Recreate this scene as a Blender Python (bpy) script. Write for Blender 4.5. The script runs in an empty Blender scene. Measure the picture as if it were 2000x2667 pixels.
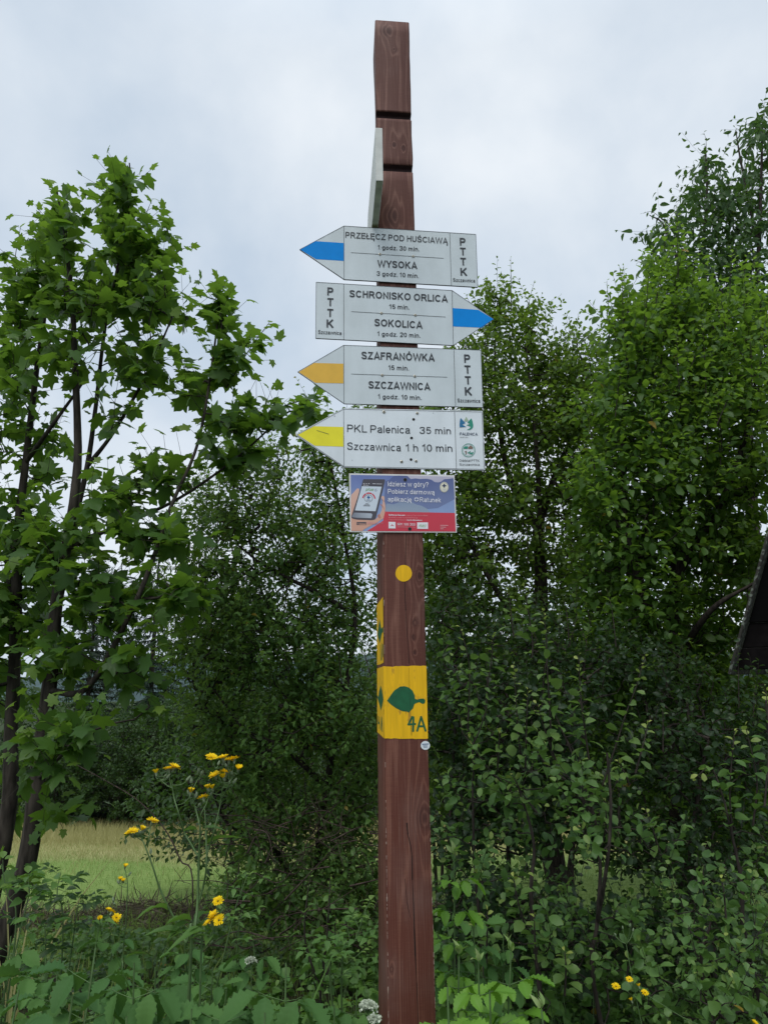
import bpy, bmesh, math, random
import numpy as np

# ------------------------------------------------------------------ camera, sky, light
SC = bpy.context.scene
COL = SC.collection
FP = 1850.0                                   # focal length in pixels of the 2000 x 2667 photograph
PITCH, ROLL, EYE = math.radians(13.4), math.radians(0.8), 1.6
_r0 = np.array([1.0, 0, 0]); _f = np.array([0, math.cos(PITCH), math.sin(PITCH)])
_u0 = np.array([0, -math.sin(PITCH), math.cos(PITCH)])
RIGHT = math.cos(ROLL) * _r0 - math.sin(ROLL) * _u0
UP = math.sin(ROLL) * _r0 + math.cos(ROLL) * _u0
FWD = _f
CAM = np.array([0, 0, EYE])

cam_d = bpy.data.cameras.new('camera')
cam = bpy.data.objects.new('camera', cam_d); COL.objects.link(cam)
cam_d.sensor_fit = 'VERTICAL'; cam_d.sensor_height = 34.6; cam_d.lens = 34.6 * FP / 2667
cam_d.clip_start = 0.05; cam_d.clip_end = 12000
from mathutils import Matrix, Vector
cam.matrix_world = Matrix(((RIGHT[0], UP[0], -FWD[0], CAM[0]), (RIGHT[1], UP[1], -FWD[1], CAM[1]),
                           (RIGHT[2], UP[2], -FWD[2], CAM[2]), (0, 0, 0, 1)))
SC.camera = cam

SUN_EL, SUN_AZ = math.radians(58), math.radians(200)    # behind the camera, high, a little to the left
w = bpy.data.worlds.new('World'); SC.world = w; w.use_nodes = True
nt = w.node_tree; N, L = nt.nodes, nt.links
bg = N['Background']; bg.inputs['Strength'].default_value = 0.1
sky = N.new('ShaderNodeTexSky'); sky.sky_type = 'NISHITA'; sky.sun_disc = False
sky.sun_elevation = SUN_EL; sky.sun_rotation = SUN_AZ
tc = N.new('ShaderNodeTexCoord')
mp = N.new('ShaderNodeMapping'); mp.inputs['Scale'].default_value = (1.0, 1.0, 1.15); mp.inputs['Location'].default_value = (0.35, 0.1, 0.25)
L.new(tc.outputs['Generated'], mp.inputs['Vector'])
nz = N.new('ShaderNodeTexNoise'); nz.inputs['Scale'].default_value = 2.9; nz.inputs['Detail'].default_value = 6; nz.inputs['Roughness'].default_value = .5
nz.inputs['Distortion'].default_value = .1
L.new(mp.outputs['Vector'], nz.inputs['Vector'])
cr = N.new('ShaderNodeValToRGB')
cr.color_ramp.elements[0].position = .33; cr.color_ramp.elements[0].color = (.545, .648, .768, 1)
cr.color_ramp.elements[1].position = .68; cr.color_ramp.elements[1].color = (.86, .915, .968, 1)
L.new(nz.outputs['Fac'], cr.inputs['Fac'])
sep = N.new('ShaderNodeSeparateXYZ'); L.new(tc.outputs['Generated'], sep.inputs[0])
mr = N.new('ShaderNodeMapRange'); mr.inputs['From Min'].default_value = .72; mr.inputs['From Max'].default_value = 1.0
mr.inputs['To Min'].default_value = 10.6; mr.inputs['To Max'].default_value = 16.0
L.new(sep.outputs['Z'], mr.inputs['Value'])
sc_ = N.new('ShaderNodeVectorMath'); sc_.operation = 'SCALE'
L.new(cr.outputs['Color'], sc_.inputs[0]); L.new(mr.outputs['Result'], sc_.inputs['Scale'])
mx = N.new('ShaderNodeMixRGB'); mx.inputs['Fac'].default_value = .9
L.new(sky.outputs['Color'], mx.inputs['Color1']); L.new(sc_.outputs['Vector'], mx.inputs['Color2'])
L.new(mx.outputs['Color'], bg.inputs['Color'])

sun_d = bpy.data.lights.new('sun', 'SUN'); sun_d.energy = 1.5; sun_d.angle = math.radians(35); sun_d.color = (1, .97, .93)
sun = bpy.data.objects.new('sun', sun_d); COL.objects.link(sun)
_sd = Vector((math.sin(SUN_AZ) * math.cos(SUN_EL), math.cos(SUN_AZ) * math.cos(SUN_EL), math.sin(SUN_EL)))
sun.rotation_euler = _sd.to_track_quat('Z', 'Y').to_euler()
SC.view_settings.view_transform = 'Standard'; SC.view_settings.look = 'None'
SC.view_settings.exposure = 0; SC.view_settings.gamma = 1
SC.cycles.max_bounces = 7; SC.cycles.diffuse_bounces = 4; SC.cycles.glossy_bounces = 2
SC.cycles.transmission_bounces = 4; SC.cycles.transparent_max_bounces = 4
SC.cycles.use_denoising = True
SC.cycles.caustics_reflective = False; SC.cycles.caustics_refractive = False

# ------------------------------------------------------------------ geometry helpers
RNG = np.random.default_rng(7)
def nrm(v):
    v = np.asarray(v, float); return v / np.maximum(np.linalg.norm(v, axis=-1, keepdims=True), 1e-9)
def ray(px, py): return FWD + RIGHT * ((px - 1000) / FP) + UP * ((1333.5 - py) / FP)
def at(px, py, Y):
    d = ray(px, py); return CAM + d * (Y / d[1])
def at_z(px, py, z):
    d = ray(px, py); return CAM + d * ((z - EYE) / d[2])
def on_plane(px, py, P0, n):
    d = ray(px, py); return CAM + d * (np.dot(P0 - CAM, n) / np.dot(d, n))
def gz(x, y):
    """height of the ground: level round the post, then falling away over the meadow into a valley"""
    x = np.asarray(x, float); y = np.asarray(y, float)
    z = -0.13 * np.clip(y - 3, 0, 25) - .22 * np.clip(y - 28, 0, 200)
    return z + .05 * np.sin(x * .9 + y * .5) * np.clip(y - 2, 0, 3) / 3

def tag(o, label=None, cat=None, group=None, kind=None):
    if label: o['label'] = label
    if cat: o['category'] = cat
    if group: o['group'] = group
    if kind: o['kind'] = kind
    return o
def empty(name, loc=(0, 0, 0)):
    o = bpy.data.objects.new(name, None); o.empty_display_size = .1; COL.objects.link(o); o.location = loc; return o
def link(name, me, parent=None):
    o = bpy.data.objects.new(name, me); COL.objects.link(o)
    if parent is not None:
        o.parent = parent
        o.matrix_parent_inverse = Matrix.Translation(-Vector(parent.location))
    return o
def fast_mesh(name, verts, faces, mat=None, attrs=None, smooth=False, midx=None):
    """verts (n,3); faces: list of (m,k) integer arrays"""
    me = bpy.data.meshes.new(name)
    verts = np.asarray(verts, np.float32)
    faces = [np.asarray(f, np.int32) for f in faces if len(f)]
    me.vertices.add(len(verts)); me.vertices.foreach_set('co', verts.ravel())
    nl = sum(f.size for f in faces); nf = sum(len(f) for f in faces)
    me.loops.add(nl); me.loops.foreach_set('vertex_index', np.concatenate([f.ravel() for f in faces]))
    me.polygons.add(nf)
    tot = np.concatenate([np.full(len(f), f.shape[1], np.int32) for f in faces])
    me.polygons.foreach_set('loop_start', np.concatenate([[0], np.cumsum(tot)[:-1]]).astype(np.int32))
    if smooth: me.polygons.foreach_set('use_smooth', np.ones(nf, bool))
    for m in (mat if isinstance(mat, (list, tuple)) else [mat]):
        if m: me.materials.append(m)
    if midx is not None: me.polygons.foreach_set('material_index', np.asarray(midx, np.int32))
    me.update(calc_edges=True)
    for k, v in (attrs or {}).items():
        a = me.attributes.new(k, 'FLOAT', 'POINT'); a.data.foreach_set('value', np.asarray(v, np.float32))
    return me

# ------------------------------------------------------------------ materials
def new_mat(name):
    m = bpy.data.materials.new(name); m.use_nodes = True
    return m, m.node_tree.nodes, m.node_tree.links, m.node_tree.nodes['Principled BSDF']
def plain(name, col, rough=.6, metal=0.0, spec=.4, var=.0, scale=30):
    m, n, l, p = new_mat(name)
    p.inputs['Base Color'].default_value = (*col, 1); p.inputs['Roughness'].default_value = rough
    p.inputs['Metallic'].default_value = metal; p.inputs['Specular IOR Level'].default_value = spec
    if var:
        t = n.new('ShaderNodeTexCoord'); z = n.new('ShaderNodeTexNoise'); z.inputs['Scale'].default_value = scale; z.inputs['Detail'].default_value = 6
        l.new(t.outputs['Object'], z.inputs['Vector'])
        r = n.new('ShaderNodeValToRGB')
        r.color_ramp.elements[0].position = .3; r.color_ramp.elements[1].position = .7
        r.color_ramp.elements[0].color = (*[c * (1 - var) for c in col], 1); r.color_ramp.elements[1].color = (*[min(1, c * (1 + var)) for c in col], 1)
        l.new(z.outputs['Fac'], r.inputs['Fac']); l.new(r.outputs['Color'], p.inputs['Base Color'])
    return m
def leaf_mat(name, dark, light, young=None, trans=(.16, .30, .03), tfac=.35, rough=.45, spec=.35, yellow=0.0):
    m, n, l, p = new_mat(name)
    g = n.new('ShaderNodeNewGeometry'); oi = n.new('ShaderNodeObjectInfo')
    tcx = n.new('ShaderNodeTexCoord'); z = n.new('ShaderNodeTexNoise'); z.inputs['Scale'].default_value = 1.6; z.inputs['Detail'].default_value = 3
    l.new(tcx.outputs['Object'], z.inputs['Vector'])
    ad = n.new('ShaderNodeMath'); ad.operation = 'MULTIPLY_ADD'; ad.inputs[1].default_value = .75
    l.new(g.outputs['Random Per Island'], ad.inputs[0])
    sb = n.new('ShaderNodeMath'); sb.operation = 'MULTIPLY_ADD'; sb.inputs[1].default_value = 1.0; sb.inputs[2].default_value = -.38
    l.new(z.outputs['Fac'], sb.inputs[0]); l.new(sb.outputs[0], ad.inputs[2])
    r = n.new('ShaderNodeValToRGB'); r.color_ramp.elements[0].position = .05; r.color_ramp.elements[1].position = .95
    r.color_ramp.elements[0].color = (*dark, 1); r.color_ramp.elements[1].color = (*light, 1)
    l.new(ad.outputs[0], r.inputs['Fac'])
    colr = r.outputs['Color']
    if yellow:
        gt = n.new('ShaderNodeMath'); gt.operation = 'GREATER_THAN'; gt.inputs[1].default_value = 1 - yellow
        ra = n.new('ShaderNodeMath'); ra.operation = 'FRACT'; mu = n.new('ShaderNodeMath'); mu.operation = 'MULTIPLY'; mu.inputs[1].default_value = 37.7
        l.new(g.outputs['Random Per Island'], mu.inputs[0]); l.new(mu.outputs[0], ra.inputs[0]); l.new(ra.outputs[0], gt.inputs[0])
        my = n.new('ShaderNodeMixRGB'); my.inputs['Color2'].default_value = (.32, .22, .03, 1)
        l.new(gt.outputs[0], my.inputs['Fac']); l.new(colr, my.inputs['Color1']); colr = my.outputs['Color']
    if young:
        at_ = n.new('ShaderNodeAttribute'); at_.attribute_name = 'age'
        my = n.new('ShaderNodeMixRGB'); my.inputs['Color2'].default_value = (*young, 1)
        l.new(at_.outputs['Fac'], my.inputs['Fac']); l.new(colr, my.inputs['Color1']); colr = my.outputs['Color']
    l.new(colr, p.inputs['Base Color'])
    p.inputs['Roughness'].default_value = rough; p.inputs['Specular IOR Level'].default_value = spec
    t = n.new('ShaderNodeBsdfTranslucent')
    hs = n.new('ShaderNodeMixRGB'); hs.blend_type = 'MIX'; hs.inputs['Fac'].default_value = .55; hs.inputs['Color2'].default_value = (*trans, 1)
    l.new(colr, hs.inputs['Color1']); l.new(hs.outputs['Color'], t.inputs['Color'])
    mix = n.new('ShaderNodeMixShader'); mix.inputs['Fac'].default_value = tfac
    l.new(p.outputs['BSDF'], mix.inputs[1]); l.new(t.outputs['BSDF'], mix.inputs[2])
    l.new(mix.outputs['Shader'], n['Material Output'].inputs['Surface'])
    return m
def bark_mat(name, a, b, scale=40):
    m, n, l, p = new_mat(name)
    t = n.new('ShaderNodeTexCoord'); mpp = n.new('ShaderNodeMapping'); mpp.inputs['Scale'].default_value = (1, 1, .25)
    z = n.new('ShaderNodeTexNoise'); z.inputs['Scale'].default_value = scale; z.inputs['Detail'].default_value = 8
    l.new(t.outputs['Object'], mpp.inputs[0]); l.new(mpp.outputs[0], z.inputs['Vector'])
    r = n.new('ShaderNodeValToRGB'); r.color_ramp.elements[0].position = .35; r.color_ramp.elements[1].position = .68
    r.color_ramp.elements[0].color = (*a, 1); r.color_ramp.elements[1].color = (*b, 1)
    l.new(z.outputs['Fac'], r.inputs['Fac']); l.new(r.outputs['Color'], p.inputs['Base Color'])
    p.inputs['Roughness'].default_value = .9; p.inputs['Specular IOR Level'].default_value = .2
    bp = n.new('ShaderNodeBump'); bp.inputs['Strength'].default_value = .5; bp.inputs['Distance'].default_value = .01
    l.new(z.outputs['Fac'], bp.inputs['Height']); l.new(bp.outputs['Normal'], p.inputs['Normal'])
    return m

M = {}
M['maple'] = leaf_mat('maple_leaf', (.042, .102, .024), (.086, .178, .030), (.20, .30, .04), trans=(.23, .42, .025), tfac=.48)
M['shrub'] = leaf_mat('shrub_leaf', (.055, .110, .024), (.118, .205, .038), (.22, .30, .05), trans=(.26, .42, .03), tfac=.48, yellow=.003)
M['thorn'] = leaf_mat('thorn_leaf', (.066, .148, .040), (.142, .272, .066), (.24, .31, .07), trans=(.30, .44, .05), tfac=.48, yellow=.003)
M['apple'] = leaf_mat('apple_leaf', (.052, .122, .024), (.118, .225, .038), (.25, .37, .06), trans=(.29, .50, .03), tfac=.5, yellow=.002)
M['cherry'] = leaf_mat('cherry_leaf', (.034, .080, .026), (.065, .135, .036), (.14, .2, .05), trans=(.14, .28, .03), tfac=.38, yellow=.004)
M['dense'] = leaf_mat('dense_leaf', (.022, .052, .017), (.054, .110, .026), None, trans=(.12, .24, .02), tfac=.35)
M['sapling'] = leaf_mat('sapling_leaf', (.066, .146, .042), (.135, .248, .062), (.38, .44, .10), trans=(.18, .34, .04), tfac=.38, yellow=.001)
M['rasp'] = leaf_mat('raspberry_leaf', (.056, .140, .042), (.112, .232, .058), (.12, .25, .04), trans=(.15, .32, .03), tfac=.32, rough=.65, spec=.2)
M['bright'] = leaf_mat('bright_raspberry_leaf', (.11, .26, .028), (.18, .37, .042), (.32, .40, .17), trans=(.20, .44, .02), tfac=.38)
M['herb'] = leaf_mat('herb_leaf', (.060, .142, .034), (.13, .25, .05), None, trans=(.18, .34, .03), tfac=.38, yellow=.008)
M['rose'] = leaf_mat('rose_leaf', (.065, .155, .034), (.12, .235, .055), (.20, .30, .07), trans=(.18, .36, .04), tfac=.38)
M['dense2'] = leaf_mat('shaded_privet_leaf', (.013, .034, .013), (.034, .072, .021), (.14, .2, .05), trans=(.12, .24, .03), tfac=.34)  # leaf colour darkened to stand for shade from the crowns above
M['needle'] = leaf_mat('spruce_needle', (.010, .026, .014), (.028, .055, .026), None, trans=(.03, .06, .02), tfac=.12, spec=.2)
M['pine'] = leaf_mat('pine_needle', (.030, .058, .045), (.055, .095, .07), None, trans=(.05, .10, .05), tfac=.12, spec=.2)
M['bark'] = bark_mat('maple_bark', (.018, .015, .012), (.07, .060, .048), 26)
M['twig'] = bark_mat('twig_bark', (.022, .018, .015), (.062, .05, .042), 60)
M['deadtwig'] = bark_mat('dead_twig', (.03, .022, .018), (.085, .062, .05), 60)
M['stem'] = plain('green_stem', (.085, .15, .05), .6, var=.25)
M['petal'] = leaf_mat('yellow_petal', (.85, .57, .006), (.95, .74, .014), None, trans=(.8, .5, .01), tfac=.25, rough=.6, spec=.2)
M['bud'] = plain('grey_green_bud', (.16, .21, .12), .8, var=.3, scale=120)
M['white_fl'] = plain('white_floret', (.50, .55, .43), .8, var=.2, scale=200)

# ------------------------------------------------------------------ leaf templates: x along the midrib, y across, z the upper side
def tpl_oval(width=.52, st=(.25, .5, .75), prof=None, fold=.22, droop=.22, pet=.14):
    prof = prof or [math.sin(math.pi * (s ** .85)) for s in st]
    v = [(0, 0, 0)]; e = []
    for s, q in zip(st, prof):
        y = width / 2 * q; v += [(s, y, y * fold * 2), (s, 0, 0), (s, -y, y * fold * 2)]
    v.append((1, 0, 0)); v = np.array(v, float)
    v[:, 2] -= droop * v[:, 0] ** 2
    v[:, 0] = pet + v[:, 0] * (1 - pet)
    t, q4 = [(0, 2, 1), (0, 3, 2)], []
    k = len(st)
    for i in range(k - 1):
        a = 1 + 3 * i; q4 += [(a, a + 1, a + 4, a + 3), (a + 1, a + 2, a + 5, a + 4)]
    a = 1 + 3 * (k - 1); T = len(v) - 1
    t += [(a, a + 1, T), (a + 1, a + 2, T)]
    return v, np.array(t), np.array(q4).reshape(-1, 4)
def tpl_maple(droop=.30, cup=.28):
    half = [(-.02, .04), (-.10, .13), (-.13, .27), (-.03, .31), (.03, .47), (.12, .40), (.21, .33), (.35, .37), (.46, .45), (.61, .54), (.63, .40),
            (.58, .27), (.70, .25), (.77, .22), (.87, .11)]
    out = [(0, 0)] + half + [(1.02, 0)] + [(x, -y) for x, y in reversed(half)]
    v = np.array([(.34, 0, .03)] + [(x, y, 0) for x, y in out], float)
    v[:, 2] += -droop * v[:, 0] ** 2 - cup * v[:, 1] ** 2 + .10 * np.abs(v[:, 1])
    n = len(out)
    t = np.array([(0, 1 + i, 1 + (i + 1) % n) for i in range(n)])
    return v, t, np.zeros((0, 4), int)
def tpl_pleat(width=.64, rows=13, droop=.25, fold=.12, pleat=.034, pet=.03):
    """a raspberry leaflet: pleated along its side veins, toothed edge"""
    v, q = [], []
    cols = [-1, -.66, -.33, 0, .33, .66, 1]
    for i in range(rows + 1):
        s = i / rows
        wv = width / 2 * (math.sin(math.pi * min(1, s ** .72)) ** .85 if 0 < s < 1 else 0.02)
        for c in cols:
            tooth = (1 + .10 * (1 if i % 2 else -1)) if abs(c) == 1 else 1
            y = wv * c * tooth
            xx = s - .13 * (1 - abs(c)) * (1 if 0 < s < 1 else 0) + .10 * (1 if 0 < s < 1 else 0)
            z = abs(y) * fold * 2 - droop * s * s + pleat * (1 if i % 2 else -1) * (0 if c == 0 else 1) * (1 - s * .6)
            v.append((pet + xx * (1 - pet), y, z))
    k = len(cols)
    for i in range(rows):
        for j in range(k - 1):
            a = i * k + j; q.append((a, a + k, a + k + 1, a + 1))
    return np.array(v, float), np.zeros((0, 3), int), np.array(q)
T_OVAL = [tpl_oval(droop=d, fold=f) for d, f in ((.1, .2), (.3, .28), (.5, .15))]
T_OBOV = [tpl_oval(.58, (.22, .5, .78), (.55, .92, .92), fold=f, droop=d, pet=.15) for d, f in ((.1, .2), (.3, .28), (.5, .12))]
T_ROUND = [tpl_oval(.82, (.18, .45, .75), (.80, 1.0, .72), fold=f, droop=d, pet=.2) for d, f in ((.1, .2), (.25, .28), (.4, .1))]
T_LANCE = [tpl_oval(.40, (.22, .5, .78), (.8, 1.0, .6), fold=f, droop=d, pet=.14) for d, f in ((.25, .3), (.5, .25), (.7, .2))]
T_LOW = [tpl_oval(.55, (.45,), (1.0,), fold=.25, droop=d) for d in (.1, .35)]
T_MAPLE = [tpl_maple(d, c) for d, c in ((.12, .2), (.30, .35), (.48, .45))]
T_PLEAT = [tpl_pleat(droop=d) for d in (.12, .3, .5)]
T_NEEDLE = [tpl_oval(.20, (.35,), (1.0,), fold=.3, droop=d, pet=0) for d in (.1, .3)]

class Veg:
    """collects leaves and twig segments as arrays, then links one mesh of each"""
    def __init__(s):
        s.v, s.t, s.q, s.age, s.n = [], [], [], [], 0
        s.ev, s.eq, s.en = [], [], 0
    def leaves(s, tpls, pos, dirs, nors, size, age=None, wid=None):
        pos, dirs, nors = map(lambda a: np.asarray(a, float).reshape(-1, 3), (pos, dirs, nors))
        n = len(pos)
        if n == 0: return
        size = np.broadcast_to(np.asarray(size, float), (n,)); age = np.broadcast_to(np.asarray(0 if age is None else age, float), (n,))
        d = nrm(dirs); c = nrm(np.cross(nors, d)); u = np.cross(d, c)
        pick = RNG.integers(0, len(tpls), n)
        for k, (tv, tt, tq) in enumerate(tpls):
            i = np.where(pick == k)[0]
            if not len(i): continue
            sz = size[i][:, None, None]
            wf = 1.0 if wid is None else wid
            V = pos[i][:, None, :] + sz * (tv[None, :, 0:1] * d[i][:, None, :] + wf * tv[None, :, 1:2] * c[i][:, None, :] + tv[None, :, 2:3] * u[i][:, None, :])
            m = len(tv); off = s.n + np.arange(len(i)) * m
            s.v.append(V.reshape(-1, 3)); s.age.append(np.repeat(age[i], m))
            if len(tt): s.t.append((tt[None] + off[:, None, None]).reshape(-1, 3))
            if len(tq): s.q.append((tq[None] + off[:, None, None]).reshape(-1, 4))
            s.n += m * len(i)
    def segs(s, a, b, ra, rb, sides=4):
        a = np.asarray(a, float).reshape(-1, 3); b = np.asarray(b, float).reshape(-1, 3); n = len(a)
        if n == 0: return
        ra = np.broadcast_to(np.asarray(ra, float), (n,)); rb = np.broadcast_to(np.asarray(rb, float), (n,))
        d = nrm(b - a); h = np.where(np.abs(d[:, 2:3]) > .9, np.array([[1., 0, 0]]), np.array([[0, 0, 1.]]))
        x = nrm(np.cross(d, h)); y = np.cross(d, x)
        an = np.arange(sides) * 2 * math.pi / sides
        ring = np.cos(an)[None, :, None] * x[:, None] + np.sin(an)[None, :, None] * y[:, None]
        V = np.concatenate([a[:, None] + ring * ra[:, None, None], b[:, None] + ring * rb[:, None, None]], 1)
        base = s.en + np.arange(n)[:, None] * 2 * sides
        j = np.arange(sides); k = (j + 1) % sides
        Q = np.stack([base + j, base + k, base + k + sides, base + j + sides], -1).reshape(-1, 4)
        s.ev.append(V.reshape(-1, 3)); s.eq.append(Q); s.en += n * 2 * sides
    def tube(s, pts, r0, r1, sides=7, wob=0.0):
        """a continuous tapering tube along a curve"""
        P = smooth(pts, 6); n = len(P)
        d = nrm(np.gradient(P, axis=0)); x = nrm(np.cross(d, np.array([.37, .91, .1]))); y = np.cross(d, x)
        rr = np.linspace(r0, r1, n); an = np.arange(sides) * 2 * math.pi / sides
        k = 1 + wob * RNG.normal(size=(n, sides))
        V = P[:, None] + (np.cos(an)[None, :, None] * x[:, None] + np.sin(an)[None, :, None] * y[:, None]) * (rr[:, None] * k)[:, :, None]
        i = np.arange(n - 1)[:, None] * sides; j = np.arange(sides)[None]; kk = (j + 1) % sides
        Q = np.stack([i + j, i + kk, i + kk + sides, i + j + sides], -1).reshape(-1, 4) + s.en
        s.ev.append(V.reshape(-1, 3)); s.eq.append(Q); s.en += n * sides
        return P
    def foliage(s, name, mat, parent, smooth=True):
        if not s.v: return None
        me = fast_mesh(name, np.concatenate(s.v), [np.concatenate(x) for x in (s.t, s.q) if x], mat, {'age': np.concatenate(s.age)}, smooth=smooth)
        return link(name, me, parent)
    def wood(s, name, mat, parent):
        if not s.ev: return None
        return link(name, fast_mesh(name, np.concatenate(s.ev), [np.concatenate(s.eq)], mat, smooth=True), parent)

def smooth(pts, sub=6):
    """Catmull-Rom through the points"""
    P = np.asarray(pts, float)
    if len(P) < 3:
        t = np.linspace(0, 1, sub + 1)[:, None]; return P[0] * (1 - t) + P[-1] * t
    Q = np.vstack([2 * P[0] - P[1], P, 2 * P[-1] - P[-2]]); out = []
    for i in range(1, len(Q) - 2):
        for t in np.linspace(0, 1, sub, endpoint=False):
            a, b, c, d = Q[i - 1], Q[i], Q[i + 1], Q[i + 2]
            out.append(.5 * (2 * b + (c - a) * t + (2 * a - 5 * b + 4 * c - d) * t * t + (3 * b - a - 3 * c + d) * t ** 3))
    out.append(P[-1]); return np.array(out)

def leaf_frames(dirs, up=.9, rand=.55, droop=.0):
    n = len(dirs)
    d = nrm(dirs + np.array([0, 0, -droop]) + RNG.normal(size=(n, 3)) * .18)
    no = np.array([0, 0, up]) + RNG.normal(size=(n, 3)) * rand
    no = no - (no * d).sum(1, keepdims=True) * d
    return d, nrm(no)

def blob_points(blobs):
    """blobs: (px, py, rx, ry, Y, rY, count): points in an ellipsoid, biased outwards"""
    out = []
    for px, py, rx, ry, Y, rY, n in blobs:
        q = nrm(RNG.normal(size=(n, 3))) * (RNG.random((n, 1)) ** (1 / 2.4))
        for a, b, c in q: out.append(at(px + rx * a, py + ry * b, Y + rY * c))
    return np.array(out).reshape(-1, 3)

def grow(vg, stems, targets, leaf, per=14, size=.07, twig=.30, bend=.12, rtip=.0018, up=.9, rand=.55, droop=.1, spread=.9, upshoot=.35, tipage=.0, sides=4):
    """stems: list of (points, r0, r1).  Every target gets a branch from the nearest wood below it and a leafy twig."""
    nodes, par, rad0 = [], [], []
    for pts, r0, r1 in stems:
        P = vg.tube(pts, r0, r1, 8, .03)
        for p in P: nodes.append(p); par.append(-1)
    nst = len(nodes); base = np.mean([s[0][0] for s in stems], 0)
    NP = np.zeros((nst + 6 * len(targets) + 10, 3)); NP[:nst] = nodes; nn = nst; par = list(par)
    d0 = np.array([np.min(np.linalg.norm(NP[:nst] - t, axis=1)) for t in targets]) if len(targets) else []
    tips = []
    for ti in np.argsort(d0):
        p = targets[ti]
        dv = p - NP[:nn]; dist = np.linalg.norm(dv, axis=1)
        cost = dist * (1 + .55 * np.clip(-dv[:, 2] / np.maximum(dist, 1e-6) + .1, 0, 1)) + .02 * (np.arange(nn) >= nst)
        k = int(np.argmin(cost)); a = NP[k]; ln = dist[k]
        m = 2 if ln < .25 else 3 if ln < .6 else 5
        last = k
        side = RNG.normal(size=3) * bend * ln * .5
        for i in range(1, m + 1):
            t = i / m
            q = a + (p - a) * t + (np.array([0, 0, -bend * ln * .6]) + side) * math.sin(math.pi * t) * .8 + RNG.normal(size=3) * .01
            NP[nn] = q; par.append(last); last = nn; nn += 1
        dd = nrm(p - a); tips.append((last, dd))
    par = np.array(par); cnt = np.ones(nn)
    for i in range(nn - 1, nst - 1, -1):
        if par[i] >= nst: cnt[par[i]] += cnt[i]
    idx = np.arange(nst, nn)
    if len(idx):
        r = rtip * cnt ** .42
        pi = par[idx]; rp = np.where(pi < nst, r[idx] * 1.05, r[np.maximum(pi, 0)])
        vg.segs(NP[pi], NP[idx], np.minimum(rp, r[idx] * 1.6), r[idx], sides)
    # leafy twigs
    if not len(tips): return
    LP, LD, LA, LS = [], [], [], []
    ta, tb = [], []
    for k, dd in tips:
        d = nrm(dd * .8 + np.array([0, 0, upshoot]) + RNG.normal(size=3) * .3)
        tl = twig * RNG.uniform(.55, 1.3); a = NP[k]; c = RNG.normal(size=3) * .12
        n = max(3, int(per * RNG.uniform(.7, 1.3)))
        s_ = np.linspace(.02, 1, n)
        pts = a + d * tl * (s_[:, None] - .15) + c * tl * (s_[:, None] ** 2)
        ta += [pts[0], pts[n // 2]]; tb += [pts[n // 2], pts[-1]]
        x = nrm(np.cross(d, [.3, .2, .9])); y = np.cross(d, x); an = np.arange(n) * 2.4 + RNG.random() * 6
        o = np.cos(an)[:, None] * x + np.sin(an)[:, None] * y
        LP.append(pts); LD.append(o * spread + d * (.35 + .7 * s_[:, None] ** 3)); LA.append(np.clip((s_ - .75) * 4, 0, 1) * tipage * RNG.random())
        LS.append(size * RNG.uniform(.65, 1.2, n) * (1 - .45 * s_ ** 3))
    vg.segs(ta, tb, rtip * .9, rtip * .6, 3)
    LP = np.concatenate(LP); D, Nn = leaf_frames(np.concatenate(LD), up, rand, droop)
    vg.leaves(leaf, LP, D, Nn, np.concatenate(LS), np.concatenate(LA))

def shoot(vg, pts, r0, r1, leaf, n, size, age0=.0, start=.05, up=.8, rand=.35, spread=1.0, tipscale=.35):
    """an upright shoot with leaves getting smaller and younger to its tip"""
    P = vg.tube(pts, r0, r1, 5)
    cum = np.concatenate([[0], np.cumsum(np.linalg.norm(np.diff(P, axis=0), axis=1))]); cum /= cum[-1]
    s_ = start + (1 - start) * np.linspace(0, 1, n) ** .85
    pos = np.stack([np.interp(s_, cum, P[:, i]) for i in range(3)], 1)
    tan = nrm(np.stack([np.interp(np.minimum(s_ + .03, 1), cum, P[:, i]) - np.interp(np.maximum(s_ - .03, 0), cum, P[:, i]) for i in range(3)], 1))
    x = nrm(np.cross(tan, [.3, .8, .2])); y = np.cross(tan, x); an = np.arange(n) * 2.4 + RNG.random() * 6
    o = np.cos(an)[:, None] * x + np.sin(an)[:, None] * y
    D, Nn = leaf_frames(o * spread + tan * (.3 + 1.2 * s_[:, None] ** 6), up, rand, .1)
    vg.leaves(leaf, pos, D, Nn, size * RNG.uniform(.75, 1.15, n) * (1 - (1 - tipscale) * np.clip((s_ - .55) / .45, 0, 1)), np.clip((s_ - .72) * 3.6, 0, 1) * (1 - age0) + age0)

def pxs(*p): return [at(*q) for q in p]

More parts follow.
